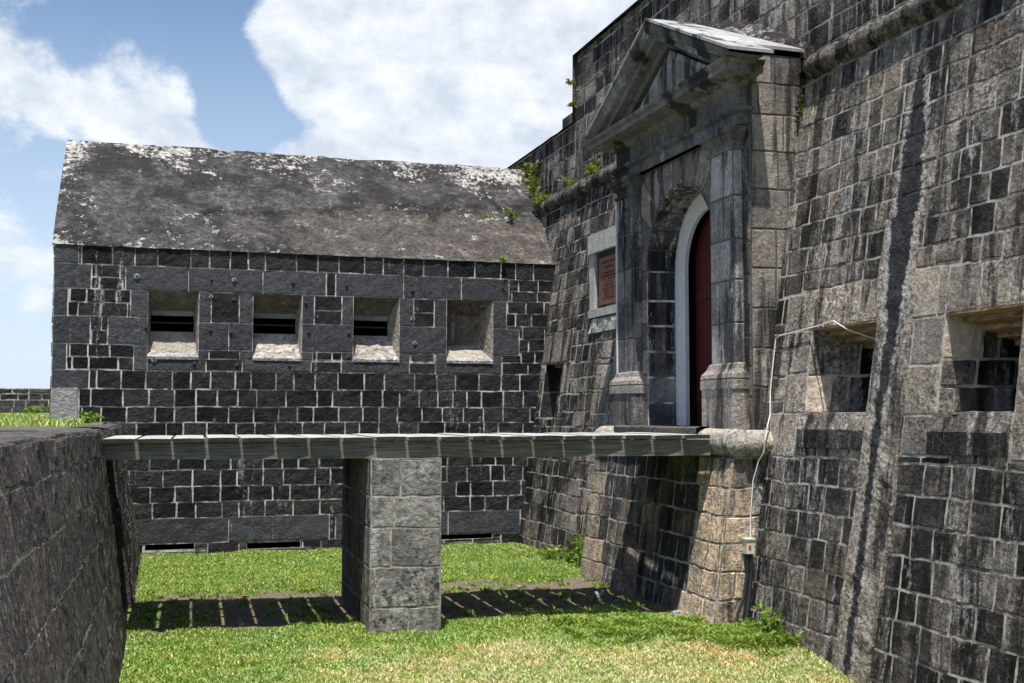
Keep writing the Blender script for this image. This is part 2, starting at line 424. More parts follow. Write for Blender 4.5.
def masonry(name, S, region, rows, wr, parent, mats, holes=(), blocks=(), gap=.02, proud=.012, rough=.012, size=.12, tone=None, flip=False, wob=.006, au=1., b=None, mort=1, smat=0, back=True, offs=0, chip=0., **k):
    """stones laid in courses; holes and special blocks are (u0,u1,v0,v1[,material,tone])"""
    b = b or B(); U0, U1, V0, V1 = region
    bk = [region]
    for h in holes: bk = sub(bk, h)
    if back:
        for r in bk:
            nu = max(1, round((r[1] - r[0]) * au / .8)); nv = max(1, round((r[3] - r[2]) / .8))
            b.grid([[S(r[0] + (r[1] - r[0]) * i / nu, r[2] + (r[3] - r[2]) * j / nv, 0) for i in range(nu + 1)] for j in range(nv + 1)], mort, .5, flip)
    ex = list(holes) + [x[:4] for x in blocks]
    z = V0
    zs = [V0]
    if callable(rows):
        while z < V1 - .08:
            z += rows(z); zs.append(min(z, V1))
        if V1 - zs[-1] > .01: zs[-1] = V1
    else: zs = list(rows)
    for v0, v1 in zip(zs, zs[1:]):
        u = U0 - R.uniform(0, wr[0])
        while u < U1:
            wd = R.uniform(*wr); a0, a1 = max(u, U0), min(u + wd, U1); u += wd
            if U1 - u < wr[0] * .45: a1 = U1; u = U1
            if a1 - a0 < .04 / au: continue
            ps = [(a0, a1, v0, v1)]
            for h in ex: ps = sub(ps, h)
            for p in ps:
                q = S((p[0] + p[1]) / 2, (p[2] + p[3]) / 2, 0)
                t = (tone(q) if tone else .4) + R.uniform(-.38, .38)
                if chip and R.random() < chip: t += .35
                cell(b, S, *p, gap, proud, rough, size, smat, min(max(t, 0), 1), flip, wob, au)
    for x in blocks:
        if len(x) > 4 and x[4] is None: continue
        cell(b, S, *x[:4], gap * (x[6] if len(x) > 6 else .5), proud * 1.2, rough * .45, size, x[4] if len(x) > 4 else 0, x[5] if len(x) > 5 else R.uniform(.2, .8), flip, wob * .4, au)
    return b.build(name, mats, parent, **k) if name else b


def molding(b, prof, xf, y0, y1, xb, m=0, t=.5, seg=.5):
    """profile [(out,z)...] swept round three sides of a block that stands out of a wall towards -X, mitred"""
    def ring(o): return [(xb, y1 + o), (xf - o, y1 + o), (xf - o, y0 - o), (xb, y0 - o)]
    P = []
    for o, z in prof:
        r = ring(o); row = []
        n = max(2, int((y1 - y0) / seg))
        pts = [r[0]] + [(r[1][0], r[1][1] + (r[2][1] - r[1][1]) * i / n) for i in range(n + 1)] + [r[3]]
        row = [(x + nz((x, y, z), 4) * .003, y, z + nz((x + 3, y, z), 3) * .003) for x, y in pts]
        P.append(row)
    b.grid(P, m, t)


# ------------------------------------------------------------ ground and terrain
def gz(x, y):
    s = lambda t: max(0, min(1, t)) ** 2 * (3 - 2 * max(0, min(1, t)))
    return -.24 * s((12.3 - y) / 3) * s((x - 3.5) / 3) + .03 * noise.noise(Vector((x * .8, y * .8, 0))) + .015 * noise.noise(Vector((x * 3, y * 3, 2)))


xs = [-500, -60, -8] + [-1.2 + .15 * i for i in range(60)] + [12, 60, 500]
ys = [-400, -60, 0, 4] + [7 + .15 * i for i in range(102)] + [30, 80, 700]
b = B(); b.grid([[(x, y, gz(x, y) if -2 < x < 9 and 6 < y < 23 else -.02) for x in xs] for y in ys], 0, .5)
b.build('ground', groundm, kind='structure', smooth=True)
b = B(); b.grid([[(min(x_, -1.22 + .05 * min(y_, 13.5)), y_, 2.322 + .006 * nz((x_, y_, 0), 2)) for x_ in [-9 + .3 * i for i in range(29)]] for y_ in [-10, -5, 0] + [2 + .3 * i for i in range(46)]], 0, .4)
b.grid([[(x_, y_, 2.332 + .008 * nz((x_, y_, 0), 3)) for x_ in [-2.1 + .14 * i for i in range(11)]] for y_ in [13.6 + .25 * i for i in range(18)]], 0, .8)
b.build('path', copest, kind='structure')
b = B(); tx = [-80, -20] + [-6 + .25 * i for i in range(22)]; ty = [-10, 0, 4] + [6 + .5 * i for i in range(70)] + [60]
b.grid([[(min(x, -1.35 + .05 * min(y, 14)), y, 2.295 + .17 * min(1, max(0, (y - 14) / 18)) + .02 * noise.noise(Vector((x * 2, y * 2, 0)))) for x in tx] for y in ty], 0, .5)
b.build('terrace', groundm, kind='structure', smooth=True)

# ------------------------------------------------------------ gallery building
FY = 21.6
gal = thing('gun_gallery', 'long black basalt gallery with four gun slits under a mottled grey vaulted roof', 'building', (3, 24, 0))
SF = lambda u, v, n: (u, FY - n, v)
wins = [(-.07, .81, .05, .07), (1.78, 2.67, .01, .07), (3.64, 4.52, .0, .15), (5.46, 6.39, .0, .18)]
Z = dict(top=5.2, lint=4.77, a=4.27, b=3.77, sill=3.52, low=3.32)
holes = [(x0, x1, Z['sill'], Z['lint'] - .03 * i) for i, (x0, x1, _, _) in enumerate(wins)]
# slope of the coursing is real: everything level, so keep one height
holes = [(x0, x1, 3.52, 4.74) for x0, x1, _, _ in wins]
slots = [(-.04, .8, .10, .20), (1.73, 2.69, .07, .17), (5.3, 6.38, .12, .21)]
G_ = 2
bl = []
lz0, lz1 = 4.74, 5.18
for a, c in ((-.46, .62), (.62, 1.95), (1.95, 3.12), (3.3, 4.6), (4.6, 5.75), (5.75, 6.72)): bl.append((a, c, lz0, lz1, G_))
for a, c, z0, z1 in ((-.37, -.07, 4.25, 4.74), (-.74, -.07, 3.76, 4.25), (-.3, -.07, 3.30, 3.76), (-.07, .95, 3.30, 3.52),
                     (.81, 1.03, 4.18, 4.74), (1.53, 1.78, 4.18, 4.74), (.81, 1.35, 3.68, 4.18), (1.35, 1.78, 3.68, 4.18), (.81, 1.0, 3.52, 3.68), (1.55, 1.78, 3.52, 3.68), (1.6, 2.85, 3.30, 3.52),
                     (2.67, 2.9, 4.2, 4.74), (3.42, 3.64, 4.2, 4.74), (2.67, 3.64, 3.68, 4.2), (2.67, 2.88, 3.52, 3.68), (3.42, 3.64, 3.52, 3.68), (3.42, 4.72, 3.30, 3.52),
                     (4.52, 4.8, 4.2, 4.74), (5.21, 5.46, 4.2, 4.74), (4.52, 5.46, 3.68, 4.2), (4.52, 4.73, 3.52, 3.68), (5.24, 5.46, 3.52, 3.68), (5.24, 6.57, 3.30, 3.52),
                     (6.39, 6.67, 4.2, 4.74), (6.39, 6.93, 3.68, 4.2), (6.39, 6.58, 3.52, 3.68)):
    bl.append((a, c, z0, z1, G_))
for a, c, z0, z1 in ((1.03, 1.53, 4.18, 4.74), (2.9, 3.42, 4.2, 4.46), (2.9, 3.42, 4.46, 4.74), (4.8, 5.21, 4.2, 4.47), (4.8, 5.21, 4.47, 4.74), (3.12, 3.3, 4.74, 5.18), (1.0, 1.55, 3.52, 3.68), (.95, 1.6, 3.3, 3.52), (2.85, 3.42, 3.3, 3.5), (4.72, 5.24, 3.3, 3.5)):
    bl.append((a, c, z0, z1, 0, .4, 1))
zq = [5.51, 5.18, 4.74, 4.25, 3.76, 3.3, 2.97]
for i in range(len(zq) - 1): bl.append((-1.66, -1.66 + (.62 if i % 2 == 1 else .24 if i else .4), zq[i + 1], zq[i], G_))
bl.append((-1.66, -1.2, 2.3, 3.0, 3, .5, .3))
for a, c in ((-.3, 1.4), (1.4, 3.22), (3.34, 4.4), (4.4, 5.5), (5.5, 6.95)): bl.append((a, c, .21, .66, G_))
for a, c in ((.8, .98), (1.73, 2.9), (-.3, .8), (4.3, 6.5)): bl.append((a, c, -.05, .068, G_))
rows = [-.1, .21, .66, .94, 1.22, 1.52, 1.81, 2.09, 2.37, 2.65, 2.97, 3.30, 3.53, 3.76, 4.0, 4.25, 4.5, 4.74, 4.95, 5.18, 5.51]
masonry('front_wall', SF, (-1.66, 7.75, -.1, 5.51), rows, (.27, .58), gal, [basalt, mort_w, ashlar, patchm], holes + slots, bl,
        gap=.016, proud=.012, rough=.018, size=.09, wob=.008)
# side and back walls
SL = lambda u, v, n: (-1.66 - n, u, v)
b = B()
masonry(None, SL, (FY, 27.5, -.1, 5.5), lambda z: .3, (.3, .6), None, None, gap=.025, proud=.015, rough=.015, size=.3, b=b, flip=True)
b.v += [(-1.66, FY, 5.5), (-1.66, 24.5, 8.0), (-1.66, 27.5, 5.5)]; k = len(b.v); b.face((k - 3, k - 2, k - 1), 0, .4)
b.quad((-1.66, 27.5, -.1), (9, 27.5, -.1), (9, 27.5, 5.5), (-1.66, 27.5, 5.5), 0, .4)
b.build('side_wall', [basalt, mort_w], gal)
# roof: one curved-and-worn sheet, front slope, back slope, thick at the eave
b = B(); nx, nyy = 120, 44
P = []
for j in range(nyy + 1):
    s = j / nyy
    row = []
    for i in range(nx + 1):
        x = -1.70 + 10.1 * i / nx
        y = FY - .06 + (24.5 - FY + .06) * s; z = 5.49 + 2.55 * s
        z += .10 * math.sin(s * math.pi) * .4
        d = .035 * nz((x, y, z), 1.2) + .022 * nz((x, y, z), 4) + .012 * nz((x, y, z), 11)
        cr = 6.35 + .55 * min(1, max(0, (x - .9) / 5.5)) + .12 * noise.noise(Vector((x * 1.3, 0, 4)))   # edge of the old patch
        if z < cr and x > .9: d -= .035
        row.append((x, y - d * .66, z + d * .75))
    P.append(row)
P[0] = [(p[0], FY - .035, 5.505 + .012 * nz(p, 5)) for p in P[0]]
P = [[(p[0], FY + .02, 5.49) for p in P[0]]] + P
for j in range(1, 5): P.append([(p[0], 24.5 + 3.1 * j / 4, 8.05 - 2.55 * j / 4) for p in P[nyy + 1]])
b.grid(P, 0, .5)
b.build('vault_roof', roofm, gal, smooth=False)
# gun slits
for i, (x0, x1, sL, sR) in enumerate(wins):
    b = B(); z0, z1 = 3.52, 4.74; yb = FY + .40
    blocked = i == 3
    zt, zb = (4.47, 3.88) if blocked else (4.37, 4.03)
    a0, a1 = x0 + sL, x1 - sR
    def gr(A, Bq, C, D, m=0, t=.5, n=9):
        P = []
        for j in range(n + 1):
            row = []
            for i_ in range(n + 1):
                u, v = i_ / n, j / n
                p = [(A[k] * (1 - u) + Bq[k] * u) * (1 - v) + (D[k] * (1 - u) + C[k] * u) * v for k in range(3)]
                e = .03 * nz(p, 5) + .018 * nz(p, 12) if 0 < i_ < n and 0 < j < n else 0
                row.append((p[0], p[1] - e, p[2] + e * .5))
            P.append(row)
        b.grid(P, m, t)
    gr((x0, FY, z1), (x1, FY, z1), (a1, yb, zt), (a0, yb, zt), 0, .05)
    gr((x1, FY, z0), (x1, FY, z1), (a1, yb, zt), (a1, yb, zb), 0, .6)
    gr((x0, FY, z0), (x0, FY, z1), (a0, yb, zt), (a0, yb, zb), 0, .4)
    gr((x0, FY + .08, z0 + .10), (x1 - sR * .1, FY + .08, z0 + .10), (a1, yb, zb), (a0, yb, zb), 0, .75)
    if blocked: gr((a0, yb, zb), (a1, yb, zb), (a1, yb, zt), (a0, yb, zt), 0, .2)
    lab = ['first gun slit from the left with open dark slot', 'second gun slit from the left with open dark slot', 'third gun slit from the left with open dark slot', 'rightmost gun slit, plastered shut'][i]
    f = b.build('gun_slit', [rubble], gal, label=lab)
    b = B(); b.quad((x0, FY - .03, z0 + .03), (x1, FY - .03, z0 + .03), (x1, FY + .09, z0 + .11), (x0, FY + .09, z0 + .11), 0, .9)
    b.quad((x0, FY - .03, z0 - .02), (x1, FY - .03, z0 - .02), (x1, FY - .03, z0 + .03), (x0, FY - .03, z0 + .03), 0, .6)
    b.build('sill', [sillm], f)
    if not blocked:
        b = B(); b.box((a0, yb - .05, zt - .05), (a1, yb + .05, zt + .04), 0)
        b.build('timber_head', wood('grey_timber', (.16, .15, .13), (.34, .33, .31), (1, 5, 9)) if i == 0 else bpy.data.materials['grey_timber'], f)
        b = B(); b.box((a0, yb + .1, (zt + zb) / 2 - .012), (a1, yb + .13, (zt + zb) / 2 + .012), 0); b.build('iron_bar', rustm, f)
for i, s_ in enumerate(slots):
    b = B(); x0, x1, z0, z1 = s_
    b.quad((x0, FY, z0), (x1, FY, z0), (x1, FY + .7, z0), (x0, FY + .7, z0)); b.quad((x0, FY, z1), (x1, FY, z1), (x1, FY + .7, z1), (x0, FY + .7, z1))
    b.quad((x0, FY + .7, z0), (x1, FY + .7, z0), (x1, FY + .7, z1), (x0, FY + .7, z1))
    b.build('drain_slot', darkm, gal)
# rusty bolt stubs round the slits
for x, z, r in ((-.27, 4.98, .06), (-.1, 4.08, .04), (.05, 3.5, .06), (1.02, 4.98, .035), (1.43, 4.98, .045), (2.5, 4.98, .04), (1.02, 4.66, .045), (1.42, 4.62, .04), (1.02, 4.05, .04), (1.38, 4.02, .04),
                (1.5, 3.42, .035), (.75, 3.44, .035), (2.74, 4.6, .035), (3.5, 4.95, .035), (4.78, 4.9, .04), (4.78, 4.35, .05), (4.82, 3.88, .045), (2.8, 4.05, .04), (3.55, 4.05, .04), (2.45, 3.42, .035), (3.55, 3.6, .035)):
    b = B(); b.tube([(x, FY - .028, z), (x, FY - .005, z)], r * .9, 9, 0)
    b.tube([(x, FY - .04, z), (x, FY - .02, z)], r * .5, 7, 1)
    b.build('bolt_stub', [patchm if r > .042 else ashlar, rustm], gal)

# ------------------------------------------------------------ fort wall
BX, BK = 6.9, .145
SW = lambda u, v, n: (BX + BK * v - n, u, v)
fort = thing('fort_wall', 'tall sloping brown stone fort wall with two embrasures and a round cordon along its top', 'wall', (7, 14, 0))


def ftone(q):
    y, z = q[1], q[2]; t = .42
    if y < 12.6: t = .1 if z < 2.15 else .6 if z < 4.3 else .46
    if y > 19.2: t = .08 if z < 3 else .3
    if 17.4 < y <= 19.2: t = .5
    if y < 9.2 and z > 4: t = .3
    return t


hw = [(10.52, 11.80, 2.52, 3.50), (8.36, 9.42, 2.52, 3.48), (20.3, 21.35, 2.44, 3.5)]
pal = 2
fb = []
for (a, c, z0, z1, t) in ((9.55, 10.1, 3.48, 4.0, .9), (9.42, 9.55, 3.48, 3.98, .4), (8.95, 9.42, 3.48, 3.96, .5), (8.45, 8.95, 3.48, 3.94, .45), (7.7, 8.45, 3.48, 3.92, .8),
                          (9.42, 9.9, 3.0, 3.48, .35), (9.42, 9.95, 2.5, 3.0, .7), (7.8, 8.36, 2.1, 3.48, .35), (9.42, 9.9, 2.1, 2.5, .3),
                          (10.9, 11.9, 3.5, 3.98, .95), (11.9, 12.4, 3.5, 3.95, .5), (11.80, 12.15, 3.0, 3.5, .5), (11.80, 12.25, 2.52, 3.0, .65), (10.2, 10.9, 3.5, 3.98, .6),
                          (11.9, 12.5, 2.0, 2.52, .9), (21.0, 21.6, 3.5, 4.05, .3), (20.0, 21.0, 3.5, 4.1, .25), (19.9, 20.3, 2.9, 3.5, .3)):
    fb.append((a, c, z0, z1, pal, t, .7))
for i in range(8):   # pale quoin-like repair left of the gate
    z0 = .0 + i * .42
    if z0 < 3.6: fb.append((17.75 + .15 * (i % 2), 18.3 + .2 * ((i + 1) % 2), z0, z0 + .42, pal if i % 3 else 0, .55, 1))
b = B()
masonry(None, SW, (7.0, 12.75, -.45, 6.85), lambda z: R.uniform(.29, .33), (.26, .5), None, None, hw[:2], [x for x in fb if x[0] < 13],
        gap=.015, proud=.006, rough=.014, size=.075, tone=ftone, b=b, flip=True, wob=.012)
masonry(None, SW, (3.0, 7.0, -.45, 6.85), lambda z: R.uniform(.29, .33), (.26, .5), None, None, gap=.015, proud=.006, rough=.014, size=.14, tone=ftone, b=b, flip=True, wob=.012)
masonry(None, SW, (16.5, 21.65, -.1, 6.85), lambda z: R.uniform(.27, .33), (.28, .55), None, None, hw[2:], [x for x in fb if x[0] > 15],
        gap=.018, proud=.009, rough=.018, size=.1, tone=ftone, b=b, flip=True, wob=.012)
masonry(None, SW, (21.65, 23.6, 5.2, 6.85), lambda z: .3, (.28, .5), None, None, gap=.022, proud=.016, rough=.022, size=.12, tone=lambda q: .3, b=b, flip=True)
b.build('lower_wall', [fortst, mort_f, fortlight], fort)
b = B(); SU = lambda u, v, n: (8.08 + .03 * (v - 6.85) - n, u, v)
ut = lambda q: .45 if q[1] < 19 else .22
masonry(None, SU, (3.0, 21.55, 6.85, 9.8), lambda z: R.uniform(.29, .34), (.3, .62), None, None, gap=.016, proud=.008, rough=.018, size=.11, tone=ut, b=b, flip=True, wob=.01)
masonry(None, SU, (21.55, 26.4, 6.85, 8.42), lambda z: R.uniform(.29, .34), (.3, .62), None, None, gap=.016, proud=.008, rough=.018, size=.13, tone=ut, b=b, flip=True, wob=.01)
P = []   # rough wall top
for xx in (8.06, 8.14, 8.6, 9.6):
    P.append([(xx, y, (9.8 if y < 21.56 else 8.42) + (.0 if xx < 8.1 else .05 + .04 * nz((xx, y, 1), 3))) for y in [3 + .2 * i for i in range(93)] + [21.55, 21.57] + [21.8 + .2 * i for i in range(24)]])
b.grid(P, 0, .2)
b.quad((8.1, 26.4, -.1), (9.6, 26.4, -.1), (9.6, 26.4, 8.42), (8.1, 26.4, 8.42), 0, .2)
b.quad((9.6, 3, -.1), (9.6, 26.4, -.1), (9.6, 26.4, 9.8), (9.6, 3, 9.8), 0, .2)
b.quad((6.8, 3, -.4), (9.6, 3, -.4), (9.6, 3, 9.8), (8.1, 3, 6.8), 0, .2)
b.build('upper_wall', [fortst, mort_f], fort)
b = B(); b.quad((7.8, 3, 6.84), (8.12, 3, 6.84), (8.12, 23.6, 6.84), (7.8, 23.6, 6.84), 0, .3); b.build('ledge', cordst, fort)
for y0, y1 in ((3.0, 12.5), (16.78, 23.3)):
    b = B(); y = y0
    while y < y1 - .1:
        e = min(y + R.uniform(.6, 1.0), y1); r0 = .165 * R.uniform(.94, 1.06); dx = R.uniform(-.012, .012)
        n = 9
        pts = [(7.93 + dx + .008 * nz((y, i, 0), .9), y + .008 + (e - y - .016) * i / n, 6.87 + .01 * nz((y, i, 3), .9)) for i in range(n + 1)]
        b.tube(pts, r0, 18, 0, R.uniform(.2, .8), rad=[r0 * (.86 if i in (0, n) else 1 + .07 * nz((y, i * 1.0, 7), .8)) for i in range(n + 1)])
        y = e
    b.build('cordon', cordst, fort, smooth=True, label='round stone cordon moulding right of the gate' if y0 < 10 else 'round stone cordon moulding left of the gate')


def wpt(y, z, n=0): return SW(y, z, n)


# embrasures: reveal, board ceiling, sloped sill
for i, (y0, y1, z0, z1) in enumerate(hw):
    b = B(); X0 = BX + BK * z0; X1 = BX + BK * z1; D = .95; zc = z1 - .33; yi0, yi1 = y0 + .02, y1 - (.12 if i else .34)
    Sj = lambda u, v, n: (BX + BK * v + u, y1 + (yi1 - y1) * u / D - n, v)
    rws = {0: [z0, 2.96, 3.51], 1: [z0, 2.78, 3.05, 3.5], 2: [z0, 2.95, 3.51]}[i]
    bb = [(0, .42, 3.05, 3.5, 3, .75, .6)] if i == 1 else [(0, .3, z0, 2.96, 3, .8, .6), (0, .55, 2.96, 3.51, 2, .5, .6)] if i == 0 else []
    masonry(None, Sj, (0, D, z0, z1 + .0), rws, (.3, .45), None, None, (), bb, gap=.02, proud=.01, rough=.02, size=.08, b=b, flip=False, tone=lambda q: .3, mort=1)
    Sk = lambda u, v, n: (BX + BK * v + u, y0 + n, v)
    masonry(None, Sk, (0, D, z0, z1), [z0, 2.9, z1], (.3, .5), None, None, gap=.03, proud=.01, rough=.02, size=.15, b=b, flip=True, tone=lambda q: .2)
    b.quad((X0, y0, z0), (X0, y1, z0), (X0 + D, y1, z0), (X0 + D, y0, z0), 1, .5)
    b.quad((X0 + D, y0, z0), (X0 + D, y1, z0), (X1 + D, y1, z1), (X1 + D, y0, z1), 0, .0)
    f = b.build('embrasure', [fortst if i < 2 else basalt, mort_f, fortlight, palejamb], fort, label=['embrasure beside the gate with a cable run into it', 'rightmost embrasure with brown board ceiling', 'small dark embrasure next to the gallery corner'][i])
    b = B(); nb = 5
    for j in range(nb):
        xa = X1 + .0 + .9 * j / nb; xb = xa + .9 / nb - .02
        za = z1 - .36 * (j / nb); zb_ = za - .012
        P = []
        for e in range(9):
            y = y0 + (y1 - y0) * e / 8
            P.append([(xa, y, za + .05), (xa, y, za - .006 + .006 * nz((xa, y, 1), 6)), (xb, y, zb_ - .012 + .008 * nz((xb, y, 5), 6)), (xb, y, zb_ + .06)])
        b.grid(P, 0, j % 2 * .6 + R.random() * .4)
    b.build('lintel_board', lintelw if i < 2 else lintelw, f)
    if i < 2:
        b = B(); ya, yb2 = (y0 + .02, y1 + .02) if i == 0 else (y0 + .03, y1 + .05); n = 10
        P = []
        for z, o in ((z0 + .012, -.05), (z0 + .008, .0), (z0 - .18, .045), (z0 - .2, .045), (z0 - .39, .03)):
            P.append([wpt(ya + (yb2 - ya) * e / n, z + .006 * nz((e, z, i), 1.7), o + .014 * nz((e, z * 9, i), 1.3)) for e in range(n + 1)])
        b.grid(P[:3], 0, .55, flip=True); b.grid(P[2:], 1, .1, flip=True)
        for yy in (ya, yb2):
            k = len(b.v); b.v += [wpt(yy, z0 + .01, -.06), wpt(yy, z0 + .01, 0), wpt(yy, z0 - .19, .045), wpt(yy, z0 - .4, .02), wpt(yy, z0 - .4, -.06)]; b.face((k, k + 1, k + 2, k + 3, k + 4), 0, .3)
        b.build('sill', [fortst, fortst], f)
# long repaired crack: sandy render either side of a dark fill
def ribbon(b, pts, off, th, m, t, step=.08, jit=.02):
    P = []
    for k_ in range(len(pts) - 1):
        (z0, a0, c0), (z1, a1, c1) = pts[k_], pts[k_ + 1]
        n = max(1, int(abs(z1 - z0) / step))
        for j in range(n + (k_ == len(pts) - 2)):
            s = j / n; z = z0 + (z1 - z0) * s; a = a0 + (a1 - a0) * s + jit * nz((z, 1, off), 6); c = c0 + (c1 - c0) * s + jit * nz((z, 9, off), 6)
            P.append([wpt(a, z, -.01), wpt(a, z, off)] + [wpt(a + (c - a) * q / 4, z, off + th * nz((z, q, 2), 5)) for q in (1, 2, 3)] + [wpt(c, z, off), wpt(c, z, -.01)])
    b.grid(P, m, t, flip=False)


b = B(); ribbon(b, [(4.6, 10.5, 9.98), (4.0, 10.55, 9.95), (3.4, 10.47, 9.93), (2.5, 10.5, 9.92), (1.6, 10.52, 9.9), (.7, 10.6, 9.95), (-.3, 10.6, 10.05)], .045, .03, 0, .6)
b.build('render_strip', plaster, fort)

# ------------------------------------------------------------ gateway
gate = thing('gateway', 'classical stone gateway with triangular pediment, arched opening and tan battered footing', 'gateway', (7, 14.05, 0))
Y0, Y1, YC = 12.66, 16.78, 14.68
lv = lambda z: 2.3 + (z - 2.3) * 1.04 + .008   # storey levels of the gateway
# battered footing
b = B(); AX = 6.45
SA = lambda u, v, n: (AX + BK * v - n, u, v)
at = lambda q: (.85 if q[1] < 13.45 else .25 if q[1] > 16.3 else -.12)  # deck's shadow painted in as dark stone tone beyond the tan end
masonry(None, SA, (12.52, 17.0, -.15, 1.98), [-.15, .28, .62, .95, 1.28, 1.62, 1.98], (.28, .52), None, None, gap=.014, proud=.005, rough=.014, size=.09, tone=at, b=b, flip=True, wob=.012)
SB = lambda u, v, n: (AX + BK * v + u, 12.52 - n, v)
masonry(None, SB, (0, .5, -.15, 1.98), [-.15, .28, .62, .95, 1.28, 1.62, 1.98], (.3, .5), None, None, gap=.014, proud=.005, rough=.014, size=.09, tone=lambda q: .75, b=b, wob=.012)
SC = lambda u, v, n: (AX + BK * v + u, 17.0 + n, v)
masonry(None, SC, (0, .5, -.15, 1.98), lambda z: .4, (.3, .5), None, None, gap=.022, proud=.012, rough=.018, size=.2, tone=lambda q: .5, b=b, flip=True)
b.quad((6.72, 12.53, 1.985), (7.4, 12.53, 1.985), (7.4, 16.99, 1.985), (6.72, 16.99, 1.985), 0, .6)
b.build('footing', [abutst, mort_f], gate)
# round sill roll at deck level with a return at the near corner
b = B(); cx, cz, rr = 6.84, 2.15, .18
pts = [(cx, 17.05 - (17.05 - 12.72) * i / 30, cz) for i in range(31)]
rad = [rr * (1 + .06 * nz((p[1], 0, 3), 2.2)) * (.8 if i in (0,) else .96 if i == 30 else 1) for i, p in enumerate(pts)]
b.tube(pts, rr, 20, 0, .6, rad=rad)
b.tube([(cx - .0, 12.71, cz), (cx, 12.62, cz), (cx + .01, 12.54, cz - .005), (cx + .02, 12.46, cz - .005)], rr, 20, 0, .8, rad=[rr * .9, rr * 1.03, rr * 1.0, rr * .75])
b.tube([(cx + .03, 12.56, cz), (7.4, 12.56, cz)], rr * .95, 18, 0, .7)
b.build('sill_roll', rollst, gate, smooth=True)
b = B(); b.box((6.94, 16.625, 3.1), (6.975, 16.65, 5.86), 0); b.build('sunlit_edge_strip', whitem, gate)  # white strip added to paint the sunlit edge of the left pilaster
b = B(); P = []
for xx, zz in ((6.66, 2.25), (6.66, 2.325), (6.74, 2.345), (7.1, 2.34), (8.3, 2.34)):
    P.append([(xx, 13.35 + (16.1 - 13.35) * e / 20, zz + (.018 * nz((e, xx, 0), .8) if zz > 2.3 else 0)) for e in range(21)])
b.grid(P, 0, .4, flip=True); b.build('threshold', copest, gate)
# block body sides
b = B(); XF = 7.09
SS = lambda u, v, n: (XF + u, Y0 - n, v)
zb = [lv(z) for z in (2.3, 2.82, 3.28, 3.76, 4.24, 4.72, 5.2, 5.66, 6.12, 6.5, 6.86)]; zb[0] = 2.3
masonry(None, SS, (0, 1.0, 2.3, lv(6.86)), zb, (.38, .62), None, None, gap=.010, proud=.006, rough=.009, size=.1, b=b, tone=lambda q: .45, wob=.006)
SS2 = lambda u, v, n: (XF + u, Y1 + n, v)
masonry(None, SS2, (0, 1.0, 2.3, lv(6.86)), zb, (.38, .62), None, None, gap=.014, proud=.008, rough=.014, size=.2, b=b, flip=True, tone=lambda q: .4)
# front panel round the arch: jamb stones, voussoirs
r0, zs_ = 1.10, 4.66; TOPZ = lv(6.0)
SP = lambda u, v, n: (XF - n, u, v)
for ya, yb_ in ((Y0, YC - r0), (YC + r0, Y1)):
    masonry(None, SP, (ya, yb_, 2.3, zs_), [2.3, 2.72, 3.1, 3.48, 3.86, 4.24, zs_], (.4, .9), None, None, gap=.016, proud=.008, rough=.008, size=.1, b=b, flip=True, tone=lambda q: .35)
def rectR(th):  # distance from arch centre to the panel rectangle
    c, s = math.cos(th), math.sin(th); hx, hz = (Y1 - Y0) / 2, TOPZ - zs_
    a = hx / abs(c) if abs(c) > 1e-6 else 1e9; d = hz / s if s > 1e-6 else 1e9
    return min(a, d)
nv = 11
crn = math.atan2(TOPZ - zs_, (Y1 - Y0) / 2)
ths = sorted([math.pi * i / nv for i in range(nv + 1)])
def SV(u, v, n):
    r = r0 + (rectR(u) - r0) * v; return (XF - n, YC + r * math.cos(u), zs_ + r * math.sin(u))
for a_, c_ in zip(ths, ths[1:]):
    P = [[SV(a_ + (c_ - a_) * i / 6, j / 5, 0) for i in range(7)] for j in range(6)]; b.grid(P, 1, .5, flip=False)
    tt = R.uniform(.1, .7); g = .008
    P = []
    for j in range(7):
        v = j / 6 * .985 + .005; row = []
        for i in range(9):
            rloc = r0 + (rectR((a_ + c_) / 2) - r0) * v
            ga = g / rloc; u = a_ + ga + (c_ - a_ - 2 * ga) * i / 8
            e = i in (0, 8) or j in (0, 6)
            row.append(SV(u, v, -.003 if e else .012 + .006 * nz(SV(u, v, 0), 5)))
        P.append(row)
    b.grid(P, 0, tt)
b.build('stone_block', [portside, mort_d], gate)
# reveal of the arched passage
b = B(); XB = 7.66
for side in (1, -1):
    yj = YC + side * r0
    SR = (lambda yj, side: (lambda u, v, n: (XF - .01 + u, yj - side * n, v)))(yj, side)
    masonry(None, SR, (0, XB - XF, 2.3, zs_), [2.3, 2.68, 3.06, 3.45, 3.83, 4.21, zs_], (2, 3), None, None, gap=.022, proud=.012, rough=.012, size=.1, b=b, flip=side < 0, tone=lambda q: .12)
for a_, c_ in zip(ths, ths[1:]):
    SI = lambda u, v, n: (XF - .01 + v, YC + (r0 - n) * math.cos(u), zs_ + (r0 - n) * math.sin(u))
    masonry(None, SI, (a_, c_, 0, XB - XF), [0, .55, XB - XF], (9, 9), None, None, gap=.014, proud=.03, rough=.01, size=.07, b=b, flip=False, tone=lambda q: .12, au=r0, mort=2)
b.build('arch_reveal', [portst, mort_b, mort_d], gate)
b = B()  # dark passage behind the door
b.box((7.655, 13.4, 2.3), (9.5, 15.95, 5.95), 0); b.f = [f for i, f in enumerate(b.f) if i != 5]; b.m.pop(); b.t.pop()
b.build('passage', darkm, gate)
